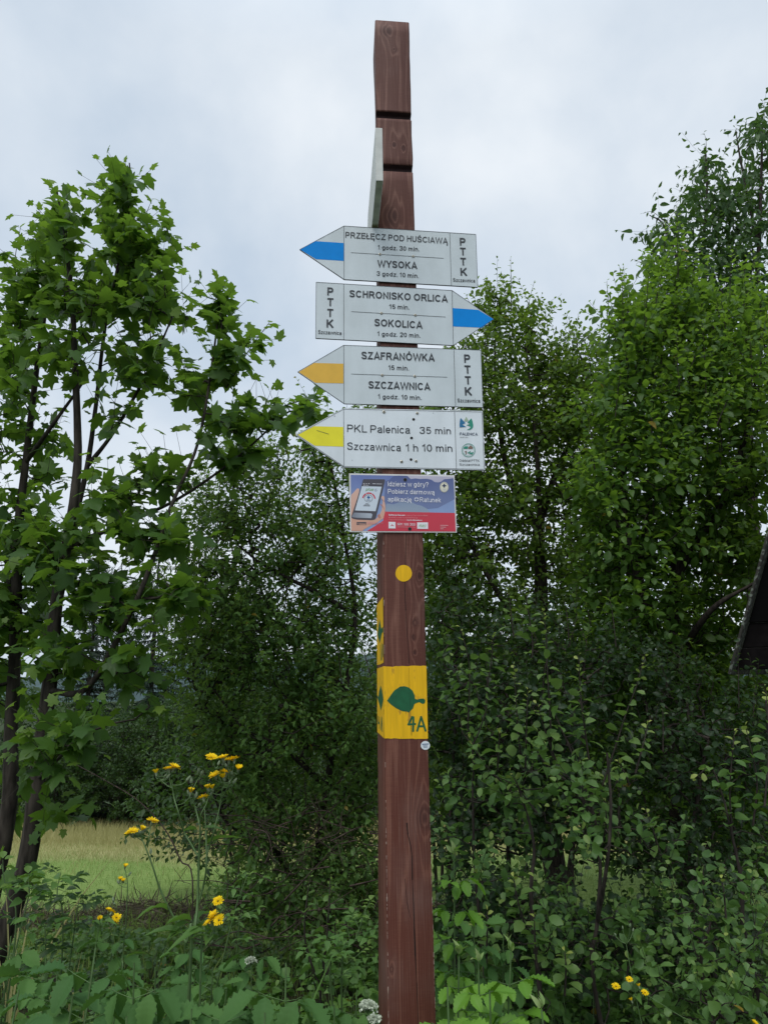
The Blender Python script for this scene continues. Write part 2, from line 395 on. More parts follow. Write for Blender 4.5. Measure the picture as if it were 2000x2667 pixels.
# ------------------------------------------------------------------ ground, meadow, hills
def ground_mat():
    m, n, l, p = new_mat('meadow_ground')
    t = n.new('ShaderNodeTexCoord'); s = n.new('ShaderNodeSeparateXYZ'); l.new(t.outputs['Object'], s.inputs[0])
    z1 = n.new('ShaderNodeTexNoise'); z1.inputs['Scale'].default_value = .5; z1.inputs['Detail'].default_value = 6
    z2 = n.new('ShaderNodeTexNoise'); z2.inputs['Scale'].default_value = 14; z2.inputs['Detail'].default_value = 6
    l.new(t.outputs['Object'], z1.inputs['Vector']); l.new(t.outputs['Object'], z2.inputs['Vector'])
    r = n.new('ShaderNodeValToRGB'); r.color_ramp.elements[0].position = .3; r.color_ramp.elements[1].position = .72
    r.color_ramp.elements[0].color = (.13, .21, .050, 1); r.color_ramp.elements[1].color = (.23, .31, .088, 1)
    l.new(z2.outputs['Fac'], r.inputs['Fac'])
    mr_ = n.new('ShaderNodeMapRange'); mr_.inputs['From Min'].default_value = 14.5; mr_.inputs['From Max'].default_value = 17.5
    ad = n.new('ShaderNodeMath'); ad.operation = 'MULTIPLY_ADD'; ad.inputs[1].default_value = 5
    l.new(z1.outputs['Fac'], ad.inputs[0]); l.new(s.outputs['Y'], ad.inputs[2]); l.new(ad.outputs[0], mr_.inputs['Value'])
    mx_ = n.new('ShaderNodeMixRGB'); mx_.inputs['Color2'].default_value = (.36, .34, .15, 1)
    l.new(mr_.outputs['Result'], mx_.inputs['Fac']); l.new(r.outputs['Color'], mx_.inputs['Color1'])
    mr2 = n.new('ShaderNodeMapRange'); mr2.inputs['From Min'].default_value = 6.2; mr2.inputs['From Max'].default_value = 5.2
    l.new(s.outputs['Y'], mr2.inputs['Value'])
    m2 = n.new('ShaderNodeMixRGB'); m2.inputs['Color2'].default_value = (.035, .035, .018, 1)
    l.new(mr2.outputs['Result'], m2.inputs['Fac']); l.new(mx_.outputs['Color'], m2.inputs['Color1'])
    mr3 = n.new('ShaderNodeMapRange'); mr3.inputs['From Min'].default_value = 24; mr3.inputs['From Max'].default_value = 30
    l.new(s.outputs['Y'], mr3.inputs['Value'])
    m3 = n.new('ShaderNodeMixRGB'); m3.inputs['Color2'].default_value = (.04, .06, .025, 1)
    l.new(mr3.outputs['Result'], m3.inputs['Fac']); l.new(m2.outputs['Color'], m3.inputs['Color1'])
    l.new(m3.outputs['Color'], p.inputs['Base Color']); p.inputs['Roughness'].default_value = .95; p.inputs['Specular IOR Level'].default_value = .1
    return m
def build_ground():
    ys = np.concatenate([np.arange(-30, -2, 2.), np.arange(-2, 30, .5), np.geomspace(30, 6000, 40)])
    xs = np.concatenate([-np.geomspace(25, 6000, 26)[::-1], np.arange(-24, 24.1, 1.), np.geomspace(25, 6000, 26)])
    X, Y = np.meshgrid(xs, ys); Z = gz(X, Y)
    V = np.stack([X, Y, Z], -1).reshape(-1, 3); nx = len(xs)
    i = np.arange(len(ys) - 1)[:, None] * nx; j = np.arange(nx - 1)[None]
    Q = np.stack([i + j, i + j + 1, i + j + 1 + nx, i + j + nx], -1).reshape(-1, 4)
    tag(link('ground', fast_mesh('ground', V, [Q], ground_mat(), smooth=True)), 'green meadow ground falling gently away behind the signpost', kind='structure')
    # distant wooded ridge
    hx = np.linspace(-3500, 3500, 160); rows = []
    for k, f in enumerate(np.linspace(0, 1, 14)):
        top = 95 + 45 * np.sin(hx * .0016 + 1) + 22 * np.sin(hx * .0051) + 7 * np.sin(hx * .021)
        rows.append(np.stack([hx, np.full_like(hx, 2200 + 900 * f), -60 + (top + 60) * np.sin(f * math.pi / 2) + 5 * np.sin(hx * .03 + f * 9)], -1))
    V = np.concatenate(rows); n = len(hx)
    i = np.arange(13)[:, None] * n; j = np.arange(n - 1)[None]
    Q = np.stack([i + j, i + j + 1, i + j + 1 + n, i + j + n], -1).reshape(-1, 4)
    tag(link('hills', fast_mesh('hills', V, [Q], plain('wooded_hills', (.05, .085, .085), .95, var=.3, scale=.01), smooth=True)), 'distant wooded ridge seen through gaps in the trees', kind='structure')
build_ground()

def blades(n, x0, x1, y0, y1, h0, h1, w0, lean=.35, cols=None, zoff=0):
    x = RNG.uniform(x0, x1, n); y = RNG.uniform(y0, y1, n); p = np.stack([x, y, gz(x, y) + zoff], -1)
    d = nrm(np.stack([RNG.normal(size=n) * lean, RNG.normal(size=n) * lean, np.ones(n)], -1))
    return p, d, RNG.uniform(h0, h1, n)
def grass_mesh(name, sets, mat, label):
    vg = Veg()
    T = [tpl_oval(.05, (.4,), (1.0,), fold=.3, droop=d, pet=0) for d in (.05, .2, .4)]
    for a, wid in sets:
        p, d, h = a
        nn = nrm(RNG.normal(size=(len(p), 3)) * np.array([1, 1, .1]))
        vg.leaves(T, p, d, nn, h, wid=wid)
    o = vg.foliage(name, mat, None); tag(o, label, kind='stuff'); return o
M['grass'] = leaf_mat('grass_blade', (.14, .222, .050), (.245, .33, .09), None, trans=(.3, .42, .09), tfac=.4, spec=.2)
M['dry'] = leaf_mat('dry_grass', (.30, .30, .12), (.45, .43, .20), None, trans=(.5, .42, .18), tfac=.4, spec=.2)
M['hay'] = leaf_mat('old_hay', (.05, .04, .03), (.16, .13, .09), None, trans=(.1, .08, .05), tfac=.15, spec=.1)
grass_mesh('meadow_grass', [(blades(52000, -9, 8, 6.2, 18, .03, .085, 0), 1.7), (blades(5000, -6, 4, 4.5, 7.5, .08, .22, 0), 1.0)], M['grass'], 'short mown green grass of the meadow')
grass_mesh('tall_dry_grass', [(blades(30000, -14, 13, 15.5, 24, .16, .40, 0), .8), (blades(16000, -12, 11, 12.2, 17, .06, .2, 0), .9), (blades(2500, -9, 8, 10, 15, .06, .16, 0), 1.2)], M['dry'], 'tall straw coloured grass along the far edge of the meadow')
def hay():
    n = 7000; x = RNG.uniform(-4.2, 1.5, n); y = 7.4 + .12 * x + RNG.normal(size=n) * .28
    h = .16 * np.exp(-((y - 7.4 - .12 * x) / .35) ** 2) * (.6 + .4 * np.sin(x * 5))
    p = np.stack([x, y, gz(x, y) + h * RNG.random(n) + .01], -1); d = nrm(RNG.normal(size=(n, 3)) * np.array([1, 1, .35]) + np.array([0, 0, .25]))
    vg = Veg(); vg.leaves([tpl_oval(.05, (.4,), (1.0,), fold=.3, droop=.2, pet=0)], p, d, nrm(RNG.normal(size=(n, 3))), RNG.uniform(.08, .25, n))
    tag(vg.foliage('cut_hay', M['hay'], None), 'low windrow of old grey brown cut hay on the meadow', kind='stuff')
hay()
# ------------------------------------------------------------------ trees and shrubs
def plant(name, label, cat, base, group=None):
    o = empty(name, tuple(base)); return tag(o, label, cat, group)
def gat(px, Y):
    """ground point below a photograph column at depth Y"""
    p = at(px, 1775, Y); return np.array([p[0], Y, float(gz(p[0], Y))])

# ---- spruces and broad bushes along the far edge of the meadow
def spruce_meshes(seed, H=10.5, R=2.5, low=.4, droop=.35):
    global RNG
    RNG = np.random.default_rng(seed); vg = Veg()
    vg.tube([(0, 0, 0), (.03, 0, H * .5), (0, 0, H)], .17, .015, 7, .03)
    LP, LD, LS = [], [], []
    z = low
    while z < H - .1:
        f = (z - low) / (H - low); r = R * (1 - f) ** .85 * RNG.uniform(.8, 1.1) + .1
        for k in range(int(5 + 4 * (1 - f))):
            a = RNG.random() * 6.283; L_ = r * RNG.uniform(.6, 1.08); dv = np.array([math.cos(a), math.sin(a), 0])
            n = max(3, int(L_ / .10)); t = np.linspace(.15, 1, n)
            zz = z + L_ * (.12 * t - droop * t ** 2 + .10 * t ** 4)
            P = dv * (t * L_)[:, None] + np.array([0, 0, 1.]) * zz[:, None]
            vg.segs(np.array([[0, 0, z]]), P[n // 2:n // 2 + 1], .016, .008, 3); vg.segs(P[n // 2:n // 2 + 1], P[-1:], .008, .003, 3)
            sd = np.cross(dv, [0, 0, 1.])
            for sgn in (-1, 1):
                LP.append(P); LD.append(dv * .75 + sd * sgn * (.8 - .5 * t)[:, None] + np.array([0, 0, -.35]) + RNG.normal(size=(n, 3)) * .22)
                LS.append((.16 + .30 * (1 - t)) * (.55 + .45 * (1 - f)) * RNG.uniform(.7, 1.3, n))
            LP.append(P); LD.append(dv * .5 + np.array([0, 0, -.75]) + RNG.normal(size=(n, 3)) * .25); LS.append(RNG.uniform(.14, .30, n))
        z += .16 + .14 * RNG.random()
    LP.append(np.array([[0, 0, H - .1]])); LD.append(np.array([[0, 0, 1.]])); LS.append(np.array([.35]))
    D, Nn = leaf_frames(np.concatenate(LD), 1, .4, 0); vg.leaves(T_NEEDLE, np.concatenate(LP), D, Nn, np.concatenate(LS))
    root = empty('spruce_tree'); vg.wood('trunk', M['bark'], root); vg.foliage('crown', M['needle'], root); return root
def bush_meshes(name, seed, rx, h, nt_, leafmat, size=.11, per=18, leaf=None, twig=.5, stems=7):
    global RNG
    RNG = np.random.default_rng(seed); vg = Veg()
    st = []
    for i in range(stems):
        a = i * 6.283 / stems + RNG.random(); r = rx * RNG.uniform(.3, .7)
        st.append(([(0.15 * math.cos(a), .15 * math.sin(a), 0), (r * .5 * math.cos(a), r * .5 * math.sin(a), h * .35), (r * math.cos(a), r * math.sin(a), h * RNG.uniform(.6, .85))], .022, .008))
    q = nrm(RNG.normal(size=(nt_, 3))) * RNG.random((nt_, 1)) ** (1 / 2.6)
    lump = 1 + .22 * np.sin(q[:, 0] * 5 + seed) * np.cos(q[:, 1] * 4) + .15 * np.sin(q[:, 2] * 6 + seed * 2)
    T = np.stack([q[:, 0] * rx * lump, q[:, 1] * rx * lump, h * .52 + q[:, 2] * h * .48 * lump], -1); T = T[T[:, 2] > .12]
    grow(vg, st, T, leaf or T_LOW, per, size, twig)
    root = empty(name); vg.wood('branches', M['twig'], root); vg.foliage('crown', leafmat, root); return root
def put(root, loc, rz=0, sc=1.0, sz=None):
    root.location = tuple(loc); root.rotation_euler = (0, 0, rz); root.scale = (sc, sc, sz or sc); return root
def dup(root):
    r = root.copy(); COL.objects.link(r)
    for ch in root.children:
        c = ch.copy(); COL.objects.link(c); c.parent = r
    return r
sp_kinds = [spruce_meshes(11), spruce_meshes(12, 9.5, 2.9, .3, .42)]
spruces = [  # px, Y, variant, height factor, label
    (-120, 24.5, 1, .95, 'dark spruce at the far edge of the meadow, outermost behind the maple trunks'),
    (235, 25.5, 0, .88, 'dark spruce beyond the meadow standing behind the leaning maple trunk'),
    (395, 25.0, 1, 1.0, 'dark drooping spruce beyond the meadow, tallest between maple and hawksbeard'),
    (530, 26.5, 0, .90, 'slim dark spruce beyond the meadow above the yellow hawksbeard heads'),
    (660, 25.0, 1, .78, 'dark spruce beyond the meadow behind the bare twigged thorn bush'),
    (1010, 27.0, 0, .80, 'dark spruce beyond the meadow hidden partly by the wooden post')]
used = set()
for px, Y, k, f, lab in spruces:
    r = sp_kinds[k] if k not in used else dup(sp_kinds[k]); used.add(k)
    put(r, gat(px, Y) - np.array([0, 0, .1]), px * .013, f, f); tag(r, lab, 'spruce', 'spruces beyond the meadow')
fb = [bush_meshes('broadleaf_bush', 21, 2.3, 4.2, 520, M['dense'], .15, 16), bush_meshes('broadleaf_bush', 22, 2.6, 5.6, 620, M['dense'], .16, 16)]
fbs = [(-320, 23, 0, 1., 'outermost'), (40, 23.5, 1, .85, 'between the two maple trunks'), (170, 22.6, 0, .75, 'right beside the leaning maple trunk'), (330, 22.8, 1, .72, 'below the drooping spruce'), (470, 22.8, 0, .85, 'behind the yellow hawksbeard'),
       (600, 22.8, 1, .85, 'behind the left edge of the thorn bush'), (740, 23.2, 0, 1.0, 'behind the middle of the thorn bush'), (880, 23., 1, .95, 'just left of the wooden post'), (1060, 23.4, 0, 1.0, 'behind the wooden post'),
       (1230, 23., 1, .95, 'behind the round leaved sapling'), (1400, 23.4, 0, 1.0, 'behind the plum shrub trunk'), (1560, 23., 1, .9, 'behind the apple tree'), (1720, 23.2, 0, 1.0, 'left of the plank gable')]
used = set()
for px, Y, k, f, where in fbs:
    r = fb[k] if k not in used else dup(fb[k]); used.add(k)
    put(r, gat(px, Y) - np.array([0, 0, .1]), px * .017, f * 1.05, f); tag(r, 'dark rounded bush across the meadow, ' + where, 'bush', 'bushes along the far edge of the meadow')
# a blue green pine far behind the maples
def pine():
    global RNG
    RNG = np.random.default_rng(31); vg = Veg(); b = gat(270, 40); root = plant('pine_tree', 'distant bluish pine showing between the maple trunks', 'pine', b)
    vg.tube([b, b + np.array([.1, 0, 6]), b + np.array([0, 0, 13.3])], .2, .05, 7)
    LP, LD, LS = [], [], []
    for z in np.arange(7.0, 13.6, .42):
        for k in range(5):
            a = RNG.random() * 6.28; L_ = RNG.uniform(.7, 2.6) * (1 - (z - 7) / 9); e = b + np.array([math.cos(a) * L_, math.sin(a) * L_, z + .3 * L_ + RNG.normal() * .2])
            vg.segs([b + np.array([0, 0, z])], [e], .03, .012, 3)
            n = 60; q = RNG.normal(size=(n, 3)) * np.array([.38, .38, .16]); LP.append(e + q); LD.append(q * 1.5 + np.array([0, 0, .6])); LS.append(RNG.uniform(.2, .36, n))
    D, Nn = leaf_frames(np.concatenate(LD), .6, .6, 0); vg.leaves(T_NEEDLE, np.concatenate(LP), D, Nn, np.concatenate(LS))
    vg.wood('trunk', M['bark'], root); vg.foliage('crown', M['pine'], root)
pine()

# ---- the maples on the left
def maple(name, label, base_px, Y, stems, blobs, seed, leaders, per=4, size=.122):
    global RNG
    RNG = np.random.default_rng(seed); vg = Veg(); b = gat(base_px, Y); root = plant(name, label, 'maple', b, 'young maples beside the meadow')
    st = []
    for pts, r0, r1 in stems:
        P = [at(*p) if p[2] > 0 else gat(p[0], -p[2]) for p in pts]; st.append((P, r0, r1))
    T = blob_points([(a, c + 20, max(12, rx * .95 - 30), max(14, ry * .93 - 24), y_, ry_ * .8, max(4, int(n * (1.25 if c < 880 else 1.15 if c > 1300 else .98)))) for a, c, rx, ry, y_, ry_, n in blobs])
    grow(vg, st, T, T_MAPLE, per, size, .30, .06, .0018, 1.0, .38, .22, 1.0, .22, .7, 4)
    for pts, n, sz in leaders: shoot(vg, pxs(*pts), .0045, .0018, T_MAPLE, n, sz, 0, .1, .9, .35, 1.0, .5)
    vg.wood('trunk', M['bark'], root); vg.foliage('crown', M['maple'], root)
YA, YB = 4.9, 4.5
maple('maple_tree', 'left maple with a dark upright trunk at the edge of the meadow', 15, YA,
      [([(5, 0, -YA), (18, 2150, YA), (30, 1900, YA), (42, 1650, YA), (48, 1400, YA), (68, 1205, YA), (98, 950, YA), (120, 780, YA), (95, 620, YA)], .056, .006),
       ([(42, 1650, YA), (10, 1400, YA + .1), (-30, 1200, YA + .2), (-60, 1000, YA)], .02, .006),
       ([(68, 1205, YA), (150, 1090, YA - .3), (215, 1000, YA - .3)], .018, .007)],
      [(95, 720, 75, 130, YA, .45, 30), (60, 830, 65, 90, YA, .45, 20), (40, 990, 75, 150, YA, .55, 34), (-40, 1150, 120, 200, YA, .6, 40), (110, 1180, 110, 130, YA + .1, .5, 26), (40, 1380, 110, 150, YA, .6, 50), (-60, 1600, 120, 250, YA, .7, 50),
       (60, 1580, 110, 120, YA + .1, .6, 40), (20, 1760, 90, 120, YA + .2, .5, 20), (30, 2080, 60, 130, YA + .4, .4, 12)], 41, [([(120, 700, YA), (110, 610, YA), (105, 545, YA)], 10, .11), ([(60, 780, YA), (40, 690, YA), (55, 590, YA)], 9, .12)])
maple('maple_tree', 'right maple with a leaning trunk and a bough reaching over towards the arrow boards', 60, YB,
      [([(25, 0, -YB), (62, 2280, YB), (98, 2030, YB), (128, 1800, YB), (150, 1560, YB), (178, 1400, YB), (203, 1205, YB), (196, 950, YB), (187, 760, YB), (165, 600, YB), (150, 500, YB)], .058, .006),
       ([(150, 1560, YB), (190, 1380, YB + .2), (228, 1215, YB + .2), (250, 1060, YB + .2), (275, 850, YB + .2), (310, 680, YB + .1), (338, 480, YB), (338, 425, YB)], .022, .005),
       ([(128, 1800, YB), (230, 1790, YB - .2), (345, 1586, YB - .3), (405, 1440, YB - .3), (450, 1310, YB - .3), (517, 1150, YB - .3), (556, 925, YB - .2), (576, 760, YB - .2)], .020, .005),
       ([(178, 1430, YB), (260, 1390, YB), (370, 1345, YB - .1), (480, 1290, YB - .1), (620, 1190, YB - .1), (740, 1080, YB)], .017, .005),
       ([(228, 1215, YB + .2), (300, 1120, YB + .1), (390, 960, YB), (460, 800, YB)], .016, .005),
       ([(98, 2030, YB), (170, 1960, YB - .3), (250, 1900, YB - .5)], .014, .005)],
      [(322, 490, 42, 75, YB, .22, 17), (330, 620, 92, 100, YB, .4, 38), (165, 580, 72, 110, YB, .4, 32), (260, 760, 185, 100, YB, .55, 50), (400, 740, 80, 150, YB, .45, 34), (200, 900, 130, 100, YB, .5, 24), (360, 920, 100, 110, YB, .5, 32), (300, 1060, 70, 70, YB, .4, 9),
       (480, 800, 28, 40, YB, .2, 4), (578, 800, 30, 75, YB - .2, .18, 9), (585, 930, 62, 85, YB - .2, .28, 20), (640, 880, 50, 40, YB - .2, .2, 5), (510, 990, 70, 75, YB - .2, .35, 16), (600, 1080, 75, 55, YB - .2, .35, 14),
       (700, 1080, 85, 45, YB - .1, .3, 18), (800, 1052, 60, 30, YB, .22, 9), (620, 1170, 110, 50, YB, .4, 18), (440, 1230, 120, 60, YB, .5, 20), (300, 1290, 140, 110, YB, .6, 34), (170, 1420, 130, 140, YB, .6, 44), (400, 1390, 130, 70, YB - .1, .5, 24),
       (460, 1520, 120, 60, YB - .3, .4, 20), (280, 1560, 140, 120, YB - .1, .6, 42), (150, 1690, 110, 100, YB, .5, 24), (330, 1720, 110, 70, YB - .2, .4, 18), (380, 1820, 60, 30, YB - .3, .3, 5), (180, 1900, 100, 60, YB - .5, .3, 22), (110, 1970, 70, 50, YB - .5, .25, 10), (150, 2090, 60, 40, YB - .2, .3, 5), (80, 2280, 50, 50, YB - .2, .3, 5)], 42,
      [([(328, 620, YB), (338, 500, YB), (325, 412, YB)], 18, .105), ([(165, 620, YB), (150, 540, YB), (132, 475, YB)], 12, .115), ([(576, 880, YB - .2), (574, 790, YB - .2), (566, 722, YB - .2)], 13, .11), ([(590, 1010, YB - .2), (650, 910, YB - .2), (703, 838, YB - .2)], 9, .10), ([(400, 640, YB), (430, 590, YB), (450, 640, YB)], 6, .11), ([(420, 730, YB), (460, 660, YB), (500, 640, YB)], 7, .11), ([(690, 1090, YB), (760, 1050, YB), (850, 1040, YB)], 9, .11)])

# ---- shrubs and small trees
def shrub(name, label, cat, stems, blobs, shoots, seed, leafmat, leaf, per, size, twig, wood='twig', group=None, upshoot=.35, rtip=.0016, droop=.1, tipage=.5, rand=.55, up=.9, auto=0, autolen=(60, 130), shade0=0.0):
    global RNG
    RNG = np.random.default_rng(seed); vg = Veg(); st = []
    for pts, r0, r1 in stems:
        st.append(([at(*p) if p[2] > 0 else gat(p[0], -p[2]) for p in pts], r0, r1))
    root = plant(name, label, cat, st[0][0][0], group)
    grow(vg, st, blob_points(blobs), leaf, per, size, twig, .12, rtip, up, rand, droop, .95, upshoot, tipage)
    if auto:                                   # upright year shoots standing out of the crown
        wt = np.array([b[6] for b in blobs], float); wt /= wt.sum()
        for i in RNG.choice(len(blobs), auto, p=wt):
            bx, by, rx, ry, Y_, rY, _ = blobs[i]; x = bx + rx * RNG.uniform(-.9, .9); y = by - ry * RNG.uniform(.1, .9); yy = Y_ + rY * RNG.uniform(-.8, .3); ln = RNG.uniform(*autolen); dx = RNG.normal() * .16 * ln
            shoots = shoots + [([(x, y + 30, yy), (x + dx * .4, y - ln * .5, yy), (x + dx, y - ln, yy)], int(ln / 8) + 3, size * .85)]
    for pts, n, sz in shoots:
        shoot(vg, pxs(*pts), .0042, .0013, leaf, n, sz, shade0)
    vg.wood('branches', M[wood], root); vg.foliage('crown', leafmat, root); return root

Y1 = 5.6
shrub('thorn_bush', 'tall thorn bush left of the post with bare lower twigs and narrow leaves', 'bush',
      [([(800, 0, -Y1), (820, 2300, Y1), (850, 2050, Y1), (900, 1800, Y1), (925, 1600, Y1), (900, 1420, Y1), (870, 1250, Y1)], .034, .010),
       ([(800, 0, -Y1), (740, 2250, Y1), (650, 2180, Y1 - .1), (590, 2140, Y1 - .1), (560, 2080, Y1 - .2)], .03, .006),
       ([(925, 1600, Y1), (820, 1540, Y1 - .2), (700, 1480, Y1 - .2), (620, 1420, Y1 - .2)], .022, .007),
       ([(850, 2050, Y1), (740, 1950, Y1 - .3), (640, 1900, Y1 - .3), (560, 1800, Y1 - .3)], .022, .006),
       ([(870, 1250, Y1), (840, 1140, Y1), (780, 1080, Y1)], .012, .005),
       ([(900, 1800, Y1), (800, 1680, Y1 + .2), (690, 1560, Y1 + .3), (640, 1350, Y1 + .3)], .02, .006)],
      [(900, 1270, 110, 130, Y1, .5, 130), (830, 1160, 70, 90, Y1, .35, 40), (940, 1130, 60, 80, Y1, .35, 40), (690, 1330, 100, 90, Y1, .5, 75), (600, 1380, 80, 100, Y1 + .1, .5, 45), (820, 1430, 170, 100, Y1, .7, 170), (640, 1520, 130, 110, Y1, .6, 120), (880, 1580, 110, 130, Y1 + .2, .6, 120),
       (720, 1680, 210, 150, Y1, .8, 330), (580, 1760, 90, 160, Y1 - .1, .6, 90), (850, 1850, 140, 140, Y1, .8, 190), (680, 1930, 150, 130, Y1 - .1, .7, 170), (600, 2060, 80, 60, Y1 - .2, .4, 40), (780, 2090, 170, 70, Y1, .7, 90), (900, 2160, 70, 100, Y1, .5, 60), (920, 1980, 80, 160, Y1, .5, 90), (560, 1900, 90, 120, Y1 + .3, .5, 70), (700, 2150, 130, 60, Y1 - .2, .5, 45), (880, 2330, 90, 80, Y1 - .4, .4, 40), (500, 1650, 80, 120, Y1 + .5, .5, 60), (680, 2260, 110, 70, Y1 - .3, .4, 30), (820, 2260, 130, 80, Y1 - .2, .4, 45), (930, 2300, 60, 120, Y1 - .3, .4, 45), (760, 2380, 150, 60, Y1 - .5, .4, 60), (650, 2330, 80, 60, Y1 - .6, .3, 35), (900, 2420, 90, 60, Y1 - .8, .4, 50), (630, 1240, 60, 90, Y1, .35, 40), (560, 1420, 80, 100, Y1 + .1, .5, 55), (500, 1530, 70, 90, Y1 + .2, .5, 40), (700, 1200, 60, 70, Y1, .3, 25), (530, 1320, 60, 90, Y1 + .2, .35, 26), (470, 1650, 70, 120, Y1 + .4, .4, 40), (620, 1650, 90, 110, Y1 + .3, .4, 60)],
      [([(835, 1130, Y1), (830, 1075, Y1), (835, 1040, Y1)], 10, .06), ([(720, 1290, Y1), (725, 1180, Y1), (735, 1120, Y1)], 14, .06), ([(760, 1400, Y1), (752, 1320, Y1), (748, 1300, Y1)], 10, .06)],
      51, M['thorn'], T_LANCE + T_OVAL, 16, .060, .30, tipage=.4, auto=34, autolen=(50, 110))
# bare tangle below it
def tangle():
    global RNG
    RNG = np.random.default_rng(57); vg = Veg(); c = gat(740, 4.9); root = plant('dead_brush', 'tangle of bare brown twigs under the thorn bush', 'brush', c)
    for i in range(150):
        px, py = RNG.uniform(560, 985), 0
        py = RNG.uniform(2120, 2480); Y = RNG.uniform(4.2, 5.7); a = at(px, py, Y)
        an = RNG.uniform(-.5, 1.2) if RNG.random() < .6 else RNG.uniform(1.8, 3.4); L_ = RNG.uniform(.15, .55)
        d = np.array([math.cos(an) * .9, RNG.normal() * .35, math.sin(an) * .6]); m = a + d * L_ * .5 + RNG.normal(size=3) * .035; e = a + d * L_ + RNG.normal(size=3) * .08
        if min(a[2], e[2], m[2]) < gz(a[0], Y) + .02: continue
        vg.tube([a, m, e], RNG.uniform(.0025, .006), .0012, 4)
        for k in range(3):
            t = RNG.random(); s = a + (e - a) * t; vg.segs([s], [s + nrm(RNG.normal(size=3) + d) * RNG.uniform(.06, .2)], .0018, .0009, 3)
    vg.wood('twigs', M['deadtwig'], root)
tangle()

Y2 = 6.2
shrub('plum_shrub', 'many stemmed plum shrub just right of the arrow boards with a dark forked trunk', 'bush',
      [([(1430, 0, -Y2), (1415, 2000, Y2), (1405, 1700, Y2), (1408, 1500, Y2), (1400, 1380, Y2)], .085, .05),
       ([(1400, 1380, Y2), (1345, 1290, Y2), (1310, 1180, Y2), (1290, 1000, Y2), (1290, 850, Y2)], .035, .008),
       ([(1400, 1380, Y2), (1440, 1250, Y2 + .1), (1490, 1130, Y2 + .1), (1530, 1000, Y2), (1500, 900, Y2)], .035, .007),
       ([(1405, 1420, Y2), (1400, 1220, Y2 - .2), (1385, 1050, Y2 - .2), (1370, 900, Y2 - .2)], .028, .006),
       ([(1405, 1700, Y2), (1300, 1550, Y2 - .3), (1220, 1400, Y2 - .3), (1170, 1250, Y2 - .3)], .03, .008),
       ([(1440, 1250, Y2), (1480, 1300, Y2 - .4), (1530, 1230, Y2 - .6)], .014, .006)],
      [(1290, 830, 55, 85, Y2, .3, 45), (1260, 940, 75, 90, Y2, .4, 65), (1375, 900, 60, 110, Y2, .35, 55), (1450, 1000, 70, 100, Y2, .4, 60), (1300, 1060, 110, 110, Y2, .6, 120), (1220, 1180, 90, 120, Y2 - .2, .5, 95), (1420, 1130, 120, 90, Y2 + .1, .6, 95), (1530, 960, 60, 110, Y2, .4, 60),
       (1180, 1350, 90, 120, Y2 - .3, .5, 90), (1330, 1300, 130, 100, Y2, .7, 110), (1250, 1500, 150, 120, Y2 - .1, .8, 150), (1450, 1430, 110, 120, Y2 + .2, .7, 90), (1180, 1650, 110, 130, Y2 - .2, .7, 110), (1380, 1650, 150, 130, Y2, .8, 130), (1250, 1860, 170, 120, Y2, .8, 130), (1480, 1850, 130, 130, Y2, .7, 90), (1200, 2050, 110, 90, Y2 - .3, .6, 60), (1560, 1650, 90, 160, Y2 + .3, .7, 80), (1500, 1080, 90, 120, Y2, .5, 80), (1550, 1350, 90, 130, Y2 + .2, .6, 80), (1420, 1250, 110, 110, Y2 + .3, .6, 70), (1130, 1150, 60, 120, Y2, .4, 50), (1130, 1500, 80, 150, Y2, .5, 80), (1160, 1900, 100, 160, Y2, .6, 90), (1400, 2050, 160, 120, Y2, .7, 90), (1475, 1120, 55, 90, Y2 - .1, .4, 40), (1490, 1260, 70, 100, Y2 - .1, .4, 45), (1520, 1500, 90, 110, Y2, .5, 50), (1150, 1080, 50, 70, Y2, .3, 20)],
      [([(1290, 900, Y2), (1287, 800, Y2), (1294, 745, Y2)], 18, .075), ([(1330, 920, Y2), (1325, 830, Y2), (1322, 775, Y2)], 14, .07), ([(1385, 930, Y2), (1385, 860, Y2), (1383, 810, Y2)], 14, .07), ([(1465, 960, Y2), (1476, 890, Y2), (1470, 850, Y2)], 14, .07), ([(1505, 940, Y2), (1500, 880, Y2), (1505, 820, Y2)], 14, .07), ([(1230, 850, Y2), (1226, 800, Y2), (1212, 765, Y2)], 10, .06)],
      52, M['shrub'], T_OVAL + T_OBOV, 15, .070, .32, tipage=.5, auto=60, autolen=(50, 120))
Y3 = 5.3
